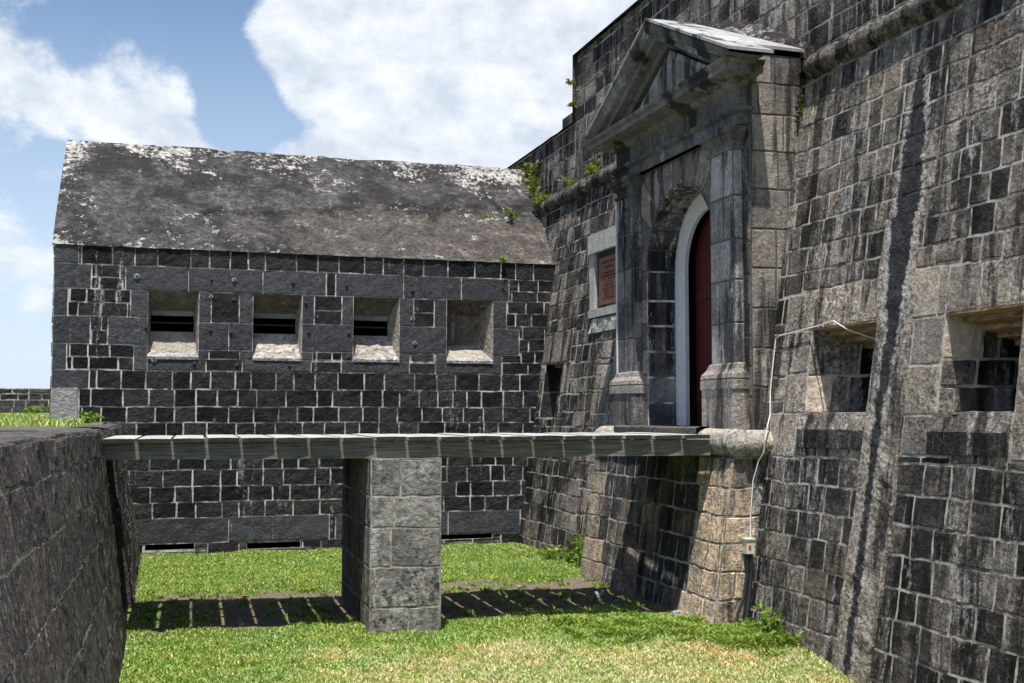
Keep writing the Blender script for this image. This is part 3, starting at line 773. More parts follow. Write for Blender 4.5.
# pilasters with pedestal, base, capital
for yc, lab in ((13.15, 'right pilaster with pale lime streaks'), (16.28, 'left pilaster in a darker tone')):  # sunlight on the right pilaster and pedestal is put into their tone
    b = B(); hw_ = .31
    zz = [lv(z) for z in (3.1, 3.6, 4.12, 4.62, 5.15, 5.72)]
    a, c = yc - hw_, yc + hw_; xf = 6.95
    for S_, reg, fl in (((lambda u, v, n: (xf - n, u, v)), (a, c, zz[0], zz[-1]), True), ((lambda u, v, n: (xf + u, a - n, v)), (0, .14, zz[0], zz[-1]), False), ((lambda u, v, n: (xf + u, c + n, v)), (0, .14, zz[0], zz[-1]), True)):
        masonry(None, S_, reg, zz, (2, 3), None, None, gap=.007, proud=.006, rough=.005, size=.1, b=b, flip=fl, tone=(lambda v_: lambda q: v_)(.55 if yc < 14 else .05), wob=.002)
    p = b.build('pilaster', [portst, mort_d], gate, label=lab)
    b = B(); molding(b, [(o, lv(z)) for o, z in [(.0, 5.70), (.03, 5.71), (.03, 5.75), (.01, 5.76), (.01, 5.82), (.05, 5.85), (.08, 5.9), (.11, 5.91), (.11, 5.985), (.0, 5.99)]], xf, a, c, XF, 0, .5, .12); b.build('capital', mouldst, p)
    b = B(); molding(b, [(o, lv(z)) for o, z in [(.0, 3.12), (.03, 3.1), (.05, 3.04), (.10, 2.98), (.11, 2.93), (.09, 2.92), (.11, 2.91), (.115, 2.80), (.10, 2.79)][::-1]], xf, a, c, XF, 0, .5, .12); b.build('base', portside, p)
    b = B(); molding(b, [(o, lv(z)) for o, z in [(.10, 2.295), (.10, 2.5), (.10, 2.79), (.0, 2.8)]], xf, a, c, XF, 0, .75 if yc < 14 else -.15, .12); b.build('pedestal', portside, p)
# entablature
b = B(); XE = 6.99
molding(b, [(o, lv(z)) for o, z in [(.0, 5.99), (.02, 5.99), (.02, 6.13), (.06, 6.15), (.085, 6.17), (.085, 6.2), (.0, 6.215), (.0, 6.46)]], XE, Y0 + .06, Y1 - .06, 7.15, 0, .4, .25)
b.v.append((0, 0, -5)); b.v.pop()
b.build('architrave', mouldst, gate)
b = B(); molding(b, [(o, lv(z)) for o, z in [(.0, 6.44), (.04, 6.46), (.09, 6.5), (.1, 6.53), (.34, 6.545), (.36, 6.55), (.36, 6.62), (.40, 6.64), (.42, 6.68), (.0, 6.70)]], XE, Y0 + .1, Y1 - .1, 7.15, 0, .6, .25)
b.build('cornice', mouldst, gate)
# pediment: tympanum, inner triangle, raking cornices, roof slabs
ZE, ZA, HWD = lv(6.70), lv(7.78), 2.36
YG = YC; YC = 14.54
def rake(y): return ZE + (ZA - ZE) * (1 - abs(y - YC) / HWD)
b = B()
k = len(b.v); b.v += [(7.03, YC - HWD, ZE - .02), (7.03, YC + HWD, ZE - .02), (7.03, YC, ZA)]; b.face((k + 2, k + 1, k), 0, .15)
s1, s2 = .60, .52
tri = lambda s, x: [(x, YC - HWD * s, ZE + .02 + (1 - s) * .08), (x, YC + HWD * s, ZE + .02 + (1 - s) * .08), (x, YC, ZE + .1 + (ZA - ZE) * s * .98)]
A_, C_ = tri(s1, 6.91), tri(s2, 6.89); k = len(b.v); b.v += A_ + C_ + tri(s1, 7.04)
for i in range(3):
    j = (i + 1) % 3; b.face((k + i, k + j, k + 3 + j, k + 3 + i), 0, .8); b.face((k + 6 + i, k + 6 + j, k + j, k + i), 0, .5)
b.face((k + 3, k + 4, k + 5), 0, .45)
b.build('tympanum', portst, gate)
for sd in (-1, 1):
    b = B(); prof = [(7.05, -.30), (6.86, -.30), (6.82, -.24), (6.69, -.22), (6.68, -.15), (6.61, -.12), (6.57, -.05), (6.56, 0)]
    P = []
    for x, dz in prof:
        row = []
        for e in range(13):
            s = e / 12; y = YC + sd * (HWD - .02) * (1 - s); dzz = dz * (1 if s > .04 else 1)
            zz_ = max(rake(y) + dzz * 1.08, ZE - .02 + (dz + .3) * .05); row.append((x + .002 * nz((x, y, 3), 4), y, zz_))
        P.append(row)
    b.grid(P, 0, .5, flip=sd > 0); b.build('raking_cornice', mouldst, gate)
b = B()
for sd in (-1, 1):
    ye = YC + sd * (HWD + .02); top = rake(ye)
    yn = (Y0 - .03) if sd < 0 else (Y1 + .03); tn_ = rake(yn)
    q = [(6.53, YC, ZA + .02), (7.28, YC, ZA + .02), (7.88, yn, tn_ + .02), (7.16, yn, tn_ + .02), (7.16, ye, top + .02), (6.53, ye, top + .02)]
    q2 = [(x, y, z + .04) for x, y, z in q]
    k = len(b.v); b.v += q + q2; b.face([k + i for i in range(6)], 0, .5); b.face([k + 6 + i for i in range(6)], 0, .5)
    for i in range(6): b.face((k + i, k + (i + 1) % 6, k + 6 + (i + 1) % 6, k + 6 + i), 0, .5)
b.build('roof_slab', slabm, gate)
b = B()   # rough haunching between the slabs and the wall face
for sd in (-1, 1):
    P = []
    for e in range(25):
        s_ = e / 24; y = YC + sd * (YC - Y0 if sd < 0 else Y1 - YC) * s_; zt = rake(y); xb_ = 7.26 + .58 * s_; xw = 8.12
        P.append([(xb_ + (xw - xb_) * f / 10, y, zt + .03 + (0 if f == 0 else .01 + .16 * (f / 10) ** 1.3 * (1 - .35 * s_) + .06 * nz((f * .1, y, 1), 5) + .04 * nz((f * .1, y, 4), 13))) for f in range(11)])
    b.grid(P, 0, .05, flip=sd < 0)
    e_ = P[-1]; k = len(b.v); b.v += [(p[0], p[1], ZE - .1) for p in e_] + list(e_)
    for f in range(10): b.face((k + f, k + f + 1, k + 12 + f, k + 11 + f), 0, .35)
b.build('haunching', fortst, gate)
b = B(); b.quad((7.1, Y0 + .01, ZE + .1), (8.2, Y0 + .01, ZE + .1), (8.2, YC, ZA - .02), (7.1, YC, ZA - .02), 0, .4); b.quad((7.1, Y1 - .01, ZE + .1), (8.2, Y1 - .01, ZE + .1), (8.2, YC, ZA - .02), (7.1, YC, ZA - .02), 0, .4)
b.build('attic', portside, gate)
# door frame and door
YC = YG; b = B(); XD = 7.56; fo, fi, th = r0 - .012, r0 - .3, .06
def fr(th_or, z=None): pass
P = []
path = [(1, 2.345)] + [(1, 2.345 + (zs_ - 2.345) * i / 6) for i in range(1, 6)]
ring = []
for sgn, z in path: ring.append(((YC + fo, z), (YC + fi, z)))
for i in range(0, 33):
    t_ = math.pi * i / 32; ring.append(((YC + fo * math.cos(t_), zs_ + fo * math.sin(t_)), (YC + fi * math.cos(t_), zs_ + fi * math.sin(t_))))
for sgn, z in path[::-1]: ring.append(((YC - fo, z), (YC - fi, z)))
for o_, i_ in ring:
    m1 = (o_[0] * .72 + i_[0] * .28, o_[1] * .72 + i_[1] * .28)
    P.append([(XD + .02, *o_), (XD - .02, *o_), (XD - .02, *m1), (XD, *m1), (XD, *i_), (XD + th, *i_), (XD + th, *o_)])
b.grid(P, 0, .5); b.build('door_frame', whitem, gate)
dr = None
for side, xin in ((1, 0), (-1, 0)):
    b = B()
    # leaf standing ajar just behind the frame
    ym, yh = (YC + .02, YC + fi + .05) if side > 0 else (YC - fi + .02, YC - .02)
    xx = XD + .2; n = 7
    for i in range(n):
        a = ym + (yh - ym) * i / n + .004; c = ym + (yh - ym) * (i + 1) / n - .004
        top = lambda y: zs_ + math.sqrt(max(.01, (fi + .07) ** 2 - (y - YC) ** 2))
        ta, tc = top(a), top(c)
        k = len(b.v); b.v += [(xx, a, 2.36), (xx, c, 2.36), (xx, c, tc), (xx, a, ta), (xx + .05, a, 2.36), (xx + .05, c, 2.36), (xx + .05, c, tc), (xx + .05, a, ta)]
        for f_ in ((0, 1, 2, 3), (4, 5, 6, 7), (0, 1, 5, 4), (1, 2, 6, 5), (2, 3, 7, 6), (3, 0, 4, 7)): b.face([k + q for q in f_], 0, .5)
    d = b.build('door', redm, gate)
    b = B()
    b.box((xx - .02, ym + .03, 4.2), (xx - .003, yh - .03, 4.3), 0); b.build('ledger', redm, d)
    b = B(); b.box((xx - .02, ym + .03, 2.7), (xx - .003, yh - .03, 2.8), 0); b.build('ledger', redm, d)

# ------------------------------------------------------------ plaque
pq = thing('memorial_plaque', 'brown metal plaque in a pale stone frame on the wall left of the gateway', 'plaque', (7.5, 18.3, 5))
b = B(); y0, y1, z0, z1 = 17.45, 19.15, 4.22, 5.68; xf = 7.44
def ybox(b, xa, xb, ya, yb, za, zb_, m=0, t=.5): b.box((xa, ya, za), (xb, yb, zb_), m, t)
ybox(b, xf, 7.8, y0, y1, 5.36, z1 + .02, 0, .8); ybox(b, xf + .03, 7.75, 18.92, y1, 4.36, 5.36, 0, .6); ybox(b, xf + .03, 7.75, y0, 17.66, 4.36, 5.36, 0, .6)
ybox(b, xf, 7.7, y0, y1, z0, 4.36, 0, .7)
b.build('stone_frame', framest, pq)
b = B(); ybox(b, xf + .09, 7.7, 17.66, 18.92, 4.36, 5.36, 0, .2); b.build('backing', ashlar, pq)
b = B(); ybox(b, xf + .06, xf + .09, 17.84, 18.76, 4.42, 5.24, 0, .5); b.build('plate', bronzem, pq)
b = B(); xl = xf + .056; yl = 18.66
for li, (hh, frac, zc) in enumerate(((.042, .8, 5.13), (.042, .5, 5.04), (.028, .6, 4.95), (.028, .86, 4.895), (.028, .74, 4.84), (.028, .4, 4.785), (.028, .6, 4.73), (.028, .84, 4.675), (.028, .55, 4.62), (.028, .5, 4.565), (.028, .7, 4.51))):
    W_ = .8 * frac; y = 18.3 + W_ / 2; end = 18.3 - W_ / 2
    while y > end:   # unreadable raised letters: upright strokes with bars
        lw = hh * .55
        ybox(b, xl, xl + .006, y - .008, y, zc, zc + hh)
        k_ = R.randint(0, 3)
        if k_ == 0: ybox(b, xl, xl + .006, y - lw, y - .008, zc + hh - .008, zc + hh)
        elif k_ == 1: ybox(b, xl, xl + .006, y - lw, y - lw + .008, zc, zc + hh)
        elif k_ == 2: ybox(b, xl, xl + .006, y - lw, y - .008, zc, zc + .008)
        y -= lw + .010 + (.022 if R.random() < .16 else 0)
b.build('lettering', letterm, pq)
b = B(); 
masonry(None, SW, (17.5, 19.1, 3.92, 4.21), [3.92, 4.21], (.3, .5), None, None, gap=.02, proud=.05, rough=.03, size=.08, b=b, flip=True, back=False, tone=lambda q: .9)
b.build('mortar_bed', patchm, pq)

# ------------------------------------------------------------ footbridge and pier
br = thing('footbridge', 'narrow plank footbridge with a green-grey timber beam leading to the gateway', 'bridge', (3, 14.5, 2))
def fy(x): return 13.62 + (x + .47) * (12.95 - 13.62) / 7.1
def by(x): return fy(x) + 2.12 + (x > 3) * 0
n = 19; xs0, xs1 = -.50, 6.66; pw = (xs1 - xs0) / n
for i in range(n):
    a = xs0 + pw * i; c = a + pw - R.uniform(.026, .04); b = B(); P = []
    skew = .035; oh = R.uniform(-.015, .015); zt = 2.235 + .018 * i / n + R.uniform(-.004, .006); m_ = 14
    for e in range(m_ + 1):
        s = e / m_
        ya = fy(a) - .085 + oh + 2.2 * s; dx = skew * (ya - fy(a)); wv = .004 * nz((a, s * 6, 0), 1)
        P.append([(a + dx, ya, zt - .045), (a + dx + wv, ya, zt), ((a + c) / 2 + dx, ya, zt + .004 + .003 * nz((a, s * 9, 4), 1)), (c + dx + wv, ya, zt + R.uniform(-.001, .001)), (c + dx, ya, zt - .045), (a + dx, ya, zt - .045)])
    b.grid(P, 0, R.random())
    for row, fl in ((P[0], False), (P[-1], True)):
        k = len(b.v); b.v += row[:5]; b.face((k, k + 1, k + 2, k + 3, k + 4), 1, .5)
    b.build('plank', [plankm, endm], br)
for off, th_ in ((.0, .12), (.66, .1), (1.33, .1), (1.95, .12)):
    b = B(); P = []
    for e in range(41):
        x = xs0 + .02 + (xs1 - xs0 - .03) * e / 40; y = fy(x) + off; sag = -.004 * math.sin(e / 40 * math.pi) + .003 * nz((x, off, 0), 2)
        P.append([(x, y, 2.193), (x, y + .004 * nz((x, 1, off), 3), 2.10), (x, y, 2.0 + sag), (x, y + th_, 2.0 + sag), (x, y + th_, 2.193), (x, y, 2.193)])
    b.grid(P, 0, .5); k = len(b.v); b.v += P[0][:5] + P[-1][:5]; b.face((k, k + 1, k + 2, k + 3, k + 4)); b.face((k + 5, k + 6, k + 7, k + 8, k + 9))
    b.build('beam', beamm, br, label='long weathered front beam streaked under every plank gap' if off == 0 else None)
pr = None
b = B(); th = math.radians(-7); px0, py0, pwid, pdep = 2.44, 13.20, .82, 2.3
def PR(u, v):  # pier-local to world plan
    return px0 + u * math.cos(th) + v * .02, py0 + u * math.sin(th) + v
PZ = [-.12, .30, .75, 1.20, 1.57, 1.995]
Sf = lambda u, v, n: (PR(u, -n)[0], PR(u, -n)[1], v)
Sl = lambda u, v, n: (PR(-n, u)[0], PR(-n, u)[1], v)
Sr = lambda u, v, n: (PR(pwid + n, u)[0], PR(pwid + n, u)[1], v)
Sbk = lambda u, v, n: (PR(u, pdep + n)[0], PR(u, pdep + n)[1], v)
for S_, wd, fl, tn, wr in ((Sf, pwid, False, .6, (.3, .62)), (Sl, pdep, True, .12, (.3, .55)), (Sr, pdep, False, .4, (.3, .55)), (Sbk, pwid, True, .4, (.3, .6))):  # shade under the deck is put into the left face's darker tone
    masonry(None, S_, (0, wd, -.12, 1.995), PZ, wr, None, None, gap=.008, proud=.004, rough=.005, size=.05 if S_ is Sf else .1, b=b, flip=fl, tone=(lambda tn: lambda q: tn)(tn), wob=.012)
q = [(*PR(0, 0), 1.995), (*PR(pwid, 0), 1.995), (*PR(pwid, pdep), 1.995), (*PR(0, pdep), 1.995)]; b.quad(*q, 1, .5)
b.build('bridge_pier', [pierst, mort_f], None, label='square pier of pitted grey stone blocks holding up the middle of the footbridge', cat='pier')

# ------------------------------------------------------------ moat wall on the left
mw = thing('moat_wall', 'dark brown sloping retaining wall of rough stone with grey coping at the left edge', 'wall', (-.5, 12, 0))
TZ = 2.32
def LX(y, z):
    xt = -.50 + .0465 * (min(y, 14.1) - 14.1); xb = -.20 + .012 * (y - 14)
    return xb + (xt - xb) * z / 2.35
Sm = lambda u, v, n: (LX(u, v) + n, u, v)
rl = [-.3, .45, .88, 1.3, 1.69, 2.06, TZ]
b = B()
masonry(None, Sm, (3.5, 13.72, -.3, TZ), rl, (.5, 1.1), None, None, gap=.010, proud=.005, rough=.014, size=.06, b=b, tone=lambda q: .4, wob=.02)
Sm2 = lambda u, v, n: (LX(u, v) - .30 + n, u, v)
masonry(None, Sm2, (13.7, 15.95, -.1, 2.2), [-.1, .5, 1, 1.5, 2.0, 2.2], (.5, .8), None, None, gap=.02, proud=.01, rough=.03, size=.12, b=b, tone=lambda q: .2)  # shadow in the bridge seat is put into a darker stone tone
masonry(None, Sm, (15.9, 21.6, -.1, TZ), rl[1:] and [-.1, .45, .88, 1.3, 1.69, 2.06, TZ], (.5, .9), None, None, gap=.014, proud=.008, rough=.035, size=.12, b=b, tone=lambda q: .6, wob=.02)  # lighter tone paints the sunlit strip beyond the recess
for yy in (13.72, 15.9):
    b.grid([[(LX(yy, z) - .34 * (1 - e / 4), yy, z) for e in range(5)] for z in (-.1, .6, 1.2, 1.8, TZ)], 0, .3, flip=yy > 15)
b.quad((LX(14, 2.2) - .9, 13.7, 1.99), (LX(14, 2.0) - .0, 13.7, 1.99), (LX(14, 2.0) - .0, 15.95, 1.99), (LX(14, 2.2) - .9, 15.95, 1.99), 0, .4)
b.build('wall_face', [mossst, mort_m], mw)
b = B()
for ya, yb_ in ((3.5, 13.72), (15.9, 21.58)):
    nn = int((yb_ - ya) / .08); P = []
    for o, dz in ((-.03, -.05), (-.035, -.012), (-.05, .014), (-.16, .025), (-.3, .022), (-.46, .02), (-.62, -.0), (-.64, -.12)):
        P.append([(LX(y, TZ) + o + .025 * nz((o * 9, y, 0), 3.0) + .012 * nz((o, y, 0), 9), y, TZ + dz + (.016 * nz((o * 4, y, 3), 2.6) + .008 * nz((o * 4, y, 8), 9)) * (1 if -.6 < o < 0 else .5)) for y in [ya + (yb_ - ya) * e / nn for e in range(nn + 1)]])
    b.grid(P, 0, .4)
b.build('coping', copest, mw)

# parapet far behind on the terrace
b = B(); Spp = lambda u, v, n: (u, 38 - n, v)
masonry(None, Spp, (-22, 3, 2.35, 3.31), [2.35, 2.56, 2.76, 2.96, 3.15, 3.31], (.3, .75), None, None, gap=.035, proud=.02, rough=.03, size=.2, b=b, tone=lambda q: .8)
b.box((-22, 38.003, 2.3), (3, 38.5, 3.30), 0, .4)
b.build('parapet_wall', [stone('parapet_stone', (.03, .028, .027), (.09, .08, .075), pit=.5, fine=15), mort_w], None, label='low dark stone parapet far behind on the left against the sky', cat='wall')

# ------------------------------------------------------------ cable, junction box, hoses
b = B()
C_ = [(12.5, 2.2), (12.52, 2.8), (12.53, 3.2), (12.53, 3.44), (12.45, 3.47), (11.6, 3.53), (11.3, 3.565)]
pts = [wpt(y, z, .05) for y, z in C_]
pts += [(X_, Y_, Z_) for X_, Y_, Z_ in ((7.42, 11.1, 3.45), (7.6, 10.95, 3.36), (7.8, 10.8, 3.27))]
low = [(6.92, 12.46, 1.02), (6.94, 12.48, 1.3), (6.98, 12.485, 1.7), (7.03, 12.44, 1.93), (7.06, 12.36, 2.05), (7.07, 12.34, 2.2), (7.12, 12.37, 2.36), (7.2, 12.44, 2.5)]
pts = low + pts[1:]
b.tube(pts, .0075, 8, 0)
b.build('power_cable', cablem, None, label='thin cream cable climbing the wall beside the gateway and into the embrasure', cat='cable')
jb = thing('junction_box', 'small cream electrical box low on the tan stonework with two black hoses', 'electrical box', (6.9, 12.46, .9))
b = B(); b.box((6.84, 12.41, .84), (6.95, 12.515, 1.0), 0); b.box((6.83, 12.40, 1.003), (6.96, 12.515, 1.022), 0); b.build('case', boxm, jb)
b = B(); b.box((6.87, 12.405, .89), (6.9, 12.409, .94), 0); b.build('red_switch', redpaintm, jb)
for k_, e_ in ((0, (6.84, 12.5, -.02)), (1, (6.93, 12.28, -.1))):
    b = B(); b.tube([(6.87 + .05 * k_, 12.45, .86), (6.86 + .05 * k_, 12.44, .6), (6.8 + .07 * k_, 12.41, .35), (6.7 + .12 * k_, 12.38, .15), (6.62 + .14 * k_, 12.34, -.05)], .021, 8, 0); b.build('hose', blackm, jb)

# ------------------------------------------------------------ small stones
def rock(name, loc, r, mat, label):
    b = B(); P = []
    for j in range(9):
        ph = math.pi * j / 8; row = []
        for i in range(13):
            t_ = 2 * math.pi * (i % 12) / 12; d = Vector((math.sin(ph) * math.cos(t_), math.sin(ph) * math.sin(t_), math.cos(ph) * .7))
            s = r * (1 + .45 * nz((d.x + loc[0], d.y, d.z), 1.6)); row.append((loc[0] + d.x * s, loc[1] + d.y * s * .9, loc[2] + d.z * s))
        P.append(row)
    b.grid(P, 0, .7, flip=True); b.build(name, mat, None, label=label, cat='stone')
rock('loose_stone', (6.32, 13.22, .03), .07, patchm, 'small pale stone lying at the foot of the tan footing')
rock('loose_stone', (5.85, 14.7, .04), .11, pierst, 'larger grey stone on bare soil beneath the bridge')
rock('loose_stone', (6.0, 14.45, .03), .06, pierst, 'small grey stone beside the larger one beneath the bridge')
b = B(); b.box((1.25, 16.2, .02), (1.32, 16.26, .04), 0); b.build('fallen_petal', redpaintm, None, label='tiny red fallen petal on the soil left of the pier', cat='petal')

# ------------------------------------------------------------ vegetation
def blades(name, pos, h, wd, lean, tone, mat, **k):
    """one triangle-pair blade per position"""
    rs = np.random.RandomState(5); n = len(pos)
    an = rs.uniform(0, 2 * np.pi, n); la = rs.uniform(0, 2 * np.pi, n)
    dx = np.stack([np.cos(an), np.sin(an), np.zeros(n)], 1) * (wd / 2)[:, None]
    up = np.stack([np.cos(la) * lean * h, np.sin(la) * lean * h, h], 1)
    mid = pos + up * .5 + np.array([0, 0, 1]) * (h * .12)[:, None]
    tip = pos + up
    V = np.stack([pos - dx * .7, pos + dx * .7, mid + dx, tip, mid - dx], 1).reshape(-1, 3)
    me = bpy.data.meshes.new(name); me.vertices.add(n * 5); me.vertices.foreach_set('co', V.ravel().astype(np.float32))
    me.loops.add(n * 5); me.loops.foreach_set('vertex_index', np.arange(n * 5, dtype=np.int32))
    me.polygons.add(n); me.polygons.foreach_set('loop_start', np.arange(n, dtype=np.int32) * 5)
    try: me.polygons.foreach_set('loop_total', np.full(n, 5, dtype=np.int32))
    except Exception: pass
    me.materials.append(mat); me.update(calc_edges=True)
    a = me.attributes.new('tone', 'FLOAT', 'FACE'); a.data.foreach_set('value', tone.astype(np.float32))
    o = bpy.data.objects.new(name, me); COL.objects.link(o)
    for kk, vv in k.items(): o[kk] = vv
    return o


def fbm(x, y, s, seed=0):
    return np.array([noise.noise(Vector((a * s, c * s, seed))) for a, c in zip(x, y)])


rs = np.random.RandomState(3)
n = 360000
x = rs.uniform(-.25, 7.0, n); y = 9.6 + 12.0 * rs.uniform(0, 1, n) ** 1.15
coarse = fbm(x, y, 1.6); fine_ = fbm(x, y, 6, 3); dry = fbm(x, y, .9, 7)
bare = np.clip((y - 13.8 - .35 * coarse) / .3, 0, 1) * np.clip((17.0 + .9 * coarse - y) / .6, 0, 1)
bare = np.where((x < .1), bare * .6, bare)
bare = np.maximum(bare, np.clip((x - 5.6) / .5, 0, 1) * np.clip((y - 13.3) / .3, 0, 1) * np.clip((17.2 - y) / .6, 0, 1))
dens = 1 - bare * (1.0 - .35 * (fine_ > .28)) * .985
inpier = (x > 2.48) & (x < 3.36) & (y > 13.55) & (y < 15.6)
wallm = x < BX - .02
keep = (rs.uniform(0, 1, n) < dens) & ~inpier & wallm & (x > -.3)
x, y, coarse, fine_, dry, bare = [a[keep] for a in (x, y, coarse, fine_, dry, bare)]
z = np.array([gz(a, c) for a, c in zip(x, y)]) - .004
h = (.019 + .022 * rs.uniform(0, 1, len(x))) * (1 + .5 * coarse) * (1 - .4 * bare)
h = np.where(y > 16.9, h * 1.25, h) * (1 + .9 * np.clip(fine_, 0, 1))
dryf = np.clip((dry - .02) * 2.2, 0, 1) * np.clip((13.3 - y) / 1.0, 0, 1) * np.clip((x - .8) / 1.5, 0, 1)
dryf = np.maximum(dryf, .75 * np.clip((x - .8 + coarse) / 1.5, 0, 1) * np.clip((12.5 - y + .6 * coarse) / 1.0, 0, 1))
tone = np.clip(.42 + .3 * rs.randn(len(x)) + .25 * fine_ + .55 * dryf - .15 * bare, 0, 1)
blades('grass', np.stack([x, y, z], 1), h, .009 + .008 * rs.uniform(0, 1, len(x)), rs.uniform(.2, 1.3, len(x)), tone, grassm, kind='stuff')
# taller weeds along the foot of the wall
n = 40000
t = rs.uniform(0, 1, n); xx = 4.6 + 2.35 * t ** .8; yy = 12.55 + .35 * rs.randn(n) + .0 * xx
k2 = xx > 6.0; yy = np.where(k2, 12.0 + .5 * rs.randn(n), yy)
ok = (xx < BX) & (yy > 11.0) & (yy < 13.5) & ~((xx > 6.42) & (yy > 12.45))
cz_ = fbm(xx, yy, 3, 2)
ok &= rs.uniform(-.5, .5, n) < cz_ + .1
xx, yy, cz_ = xx[ok], yy[ok], cz_[ok]
blades('ground_cover', np.stack([xx, yy, np.array([gz(a, c) for a, c in zip(xx, yy)])], 1), (.022 + .05 * rs.uniform(0, 1, len(xx)) ** 2) * (1 + cz_), .014 + .016 * rs.uniform(0, 1, len(xx)), rs.uniform(.5, 1.8, len(xx)), np.clip(.55 + .25 * rs.randn(len(xx)), 0, 1), weedm, kind='stuff')
# sparse low leaves in the shade of the bridge
n = 14000; xx = rs.uniform(-.1, 6.4, n); yy = rs.uniform(13.9, 17.0, n); cz_ = fbm(xx, yy, 4.5, 5) + .5 * fbm(xx, yy, 1.3, 6)
ok = (cz_ > .31) & ~((xx > 2.45) & (xx < 3.4) & (yy < 15.7)); xx, yy = xx[ok], yy[ok]
blades('creeping_weeds', np.stack([xx, yy, np.array([gz(a, c) for a, c in zip(xx, yy)])], 1), .03 + .03 * rs.uniform(0, 1, len(xx)), .02 + .015 * rs.uniform(0, 1, len(xx)), rs.uniform(.6, 1.8, len(xx)), rs.uniform(.1, .7, len(xx)), weedm, kind='stuff')
# terrace grass
n = 26000; xx = rs.uniform(-6.5, -1.05, n); yy = rs.uniform(15.2, 37.8, n); ok = ~((xx > -1.72) & (yy > 21.5)) & ~((xx > -2.1) & (yy < 17.9)); xx, yy = xx[ok], yy[ok]
zt_ = 2.295 + .17 * np.clip((yy - 14) / 18, 0, 1)
blades('terrace_grass', np.stack([xx, yy, zt_], 1), .05 + .06 * rs.uniform(0, 1, len(xx)), .016 + .01 * rs.uniform(0, 1, len(xx)), rs.uniform(.2, 1, len(xx)), np.clip(.6 + .28 * rs.randn(len(xx)), 0, 1), grassm, kind='stuff')


def plant(name, base, hgt, spread, nst, label, mat, seed, leafn=10, leafs=.05, group=None, cat='plant', axis=None):
    """stems with alternating pointed leaves"""
    rr_ = random.Random(seed); root = thing(name, label, cat, base, group)
    st, lf = B(), B(); axis = Vector(axis or (0, 0, 1)).normalized()
    for s in range(nst):
        an = rr_.uniform(0, 6.28); L_ = hgt * rr_.uniform(.5, 1.1); p0 = Vector(base) + Vector((math.cos(an), math.sin(an), 0)) * spread * .25 * rr_.random()
        out = Vector((math.cos(an), math.sin(an), 0)) * spread * rr_.uniform(.3, 1)
        pts = [p0 + axis * L_ * q - Vector((0, 0, .25 * L_ * q * q)) * rr_.uniform(.0, 1) + out * q * q for q in (0, .25, .5, .75, 1)]
        st.tube(pts, .005, 5, 0, .3, rad=[.006, .005, .004, .003, .002])
        for i in range(leafn):
            q = .12 + .88 * (i + rr_.random()) / leafn; k = min(3, int(q * 4)); f = q * 4 - k; p = pts[k].lerp(pts[k + 1], f)
            d = Vector((rr_.uniform(-1, 1), rr_.uniform(-1, 1), rr_.uniform(-.3, .9))).normalized(); sd = d.cross(Vector((rr_.uniform(-1, 1), rr_.uniform(-1, 1), rr_.uniform(-.2, .2)))).normalized()
            l = leafs * rr_.uniform(.6, 1.4); wd = l * rr_.uniform(.14, .24)
            kk = len(lf.v); lf.v += [tuple(p), tuple(p + d * l * .4 + sd * wd), tuple(p + d * l - Vector((0, 0, l * .2))), tuple(p + d * l * .4 - sd * wd)]
            tn = min(1, max(0, rr_.gauss(.5, .22))); lf.face((kk, kk + 1, kk + 2), 0, tn); lf.face((kk, kk + 2, kk + 3), 0, tn)
    st.build('stem', weedm, root); lf.build('leaves', mat, root)
    return root


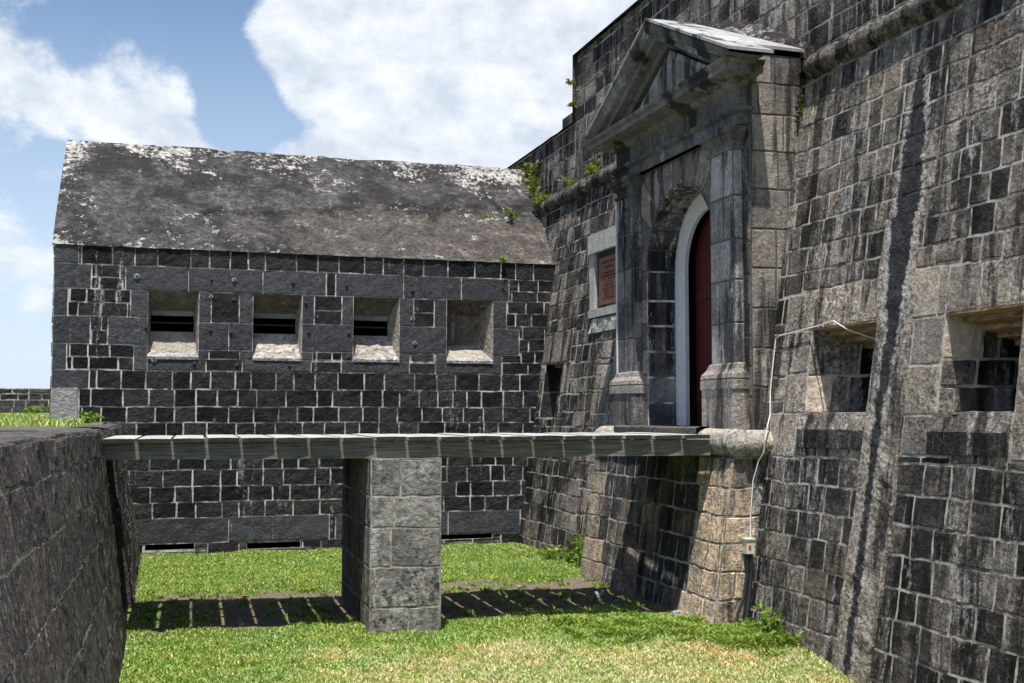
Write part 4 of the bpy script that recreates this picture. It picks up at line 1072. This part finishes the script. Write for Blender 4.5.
gw = 'weeds at the foot of the fort wall'
plant('tall_weed', (6.78, 17.6, 0), .62, .28, 16, 'tall leafy weed beside the left corner of the gateway footing', weedm, 1, 16, .11, gw)
plant('tall_weed', (6.75, 18.2, 0), .38, .3, 14, 'lower bushy weed behind the tall one beside the footing', weedm, 2, 14, .1, gw)
plant('tall_weed', (6.62, 18.9, 0), .3, .3, 10, 'low weed nearest the gallery at the wall foot', weedm, 3, 12, .09, gw)
plant('tall_weed', (6.8, 11.75, -.06), .42, .2, 14, 'spiky weed right of the black hoses', weedm, 4, 12, .1, gw)
plant('tall_weed', (6.72, 12.1, -.05), .2, .2, 14, 'bushy green weed around the ends of the hoses', weedm, 5, 12, .08, gw)
plant('tall_weed', (6.78, 11.3, -.1), .26, .16, 8, 'small thin weed farthest right at the wall foot', weedm, 6, 9, .09, gw)
gr = 'plants rooted between roof and wall'
plant('wall_plant', (7.78, 22.9, 6.82), .55, .35, 14, 'green and rusty plant at the lower end of the roof and wall joint', fernm, 7, 16, .1, gr)
plant('wall_plant', (7.86, 23.5, 7.3), .5, .3, 12, 'leafy plant halfway up the joint of roof and wall', fernm, 8, 15, .1, gr)
plant('wall_plant', (7.92, 24.0, 7.72), .45, .25, 12, 'yellowing plant at the top of the roof and wall joint', fernm, 9, 14, .11, gr)
plant('wall_plant', (7.15, 22.75, 6.62), .2, .3, 10, 'low green tuft on the roof itself left of the joint', fernm, 10, 12, .08, gr)
plant('wall_plant', (6.65, 22.8, 6.6), .08, .3, 8, 'flat moss-like tuft on the roof, farthest left', fernm, 12, 10, .06, gr)
plant('wall_plant', (6.6, 21.5, 5.5), .1, .14, 8, 'tiny green tuft with rusty tips hanging on the roof eave', fernm, 13, 8, .07)
plant('wall_plant', (7.98, 20.2, 7.03), .28, .2, 10, 'thin rusty grass growing on the cordon left of the gateway', fernm, 14, 8, .14)
plant('wall_plant', (7.98, 21.3, 7.02), .22, .25, 10, 'green tuft on the cordon nearest the roof', fernm, 15, 10, .1)
plant('wall_plant', (7.80, 12.6, 6.62), .5, .07, 7, 'dry brown creeper hanging in the angle right of the pediment', drym, 16, 9, .08, axis=(0, 0, -1))
plant('wall_plant', (8.02, 21.56, 9.2), .08, .08, 8, 'bright green tuft high on the stepped edge of the upper wall', fernm, 17, 8, .08)
plant('wall_plant', (8.02, 21.56, 8.75), .07, .08, 8, 'darker tuft lower on the stepped edge of the upper wall', fernm, 18, 8, .08)
plant('grass_tuft', (-1.0, 20.9, 2.36), .2, .18, 12, 'green grass tuft at the foot of the gallery wall above the coping', weedm, 19, 6, .12)
plant('grass_tuft', (-3.0, 33.0, 2.45), .3, .4, 16, 'tall grass tuft against the gallery corner on the terrace', weedm, 20, 6, .2)
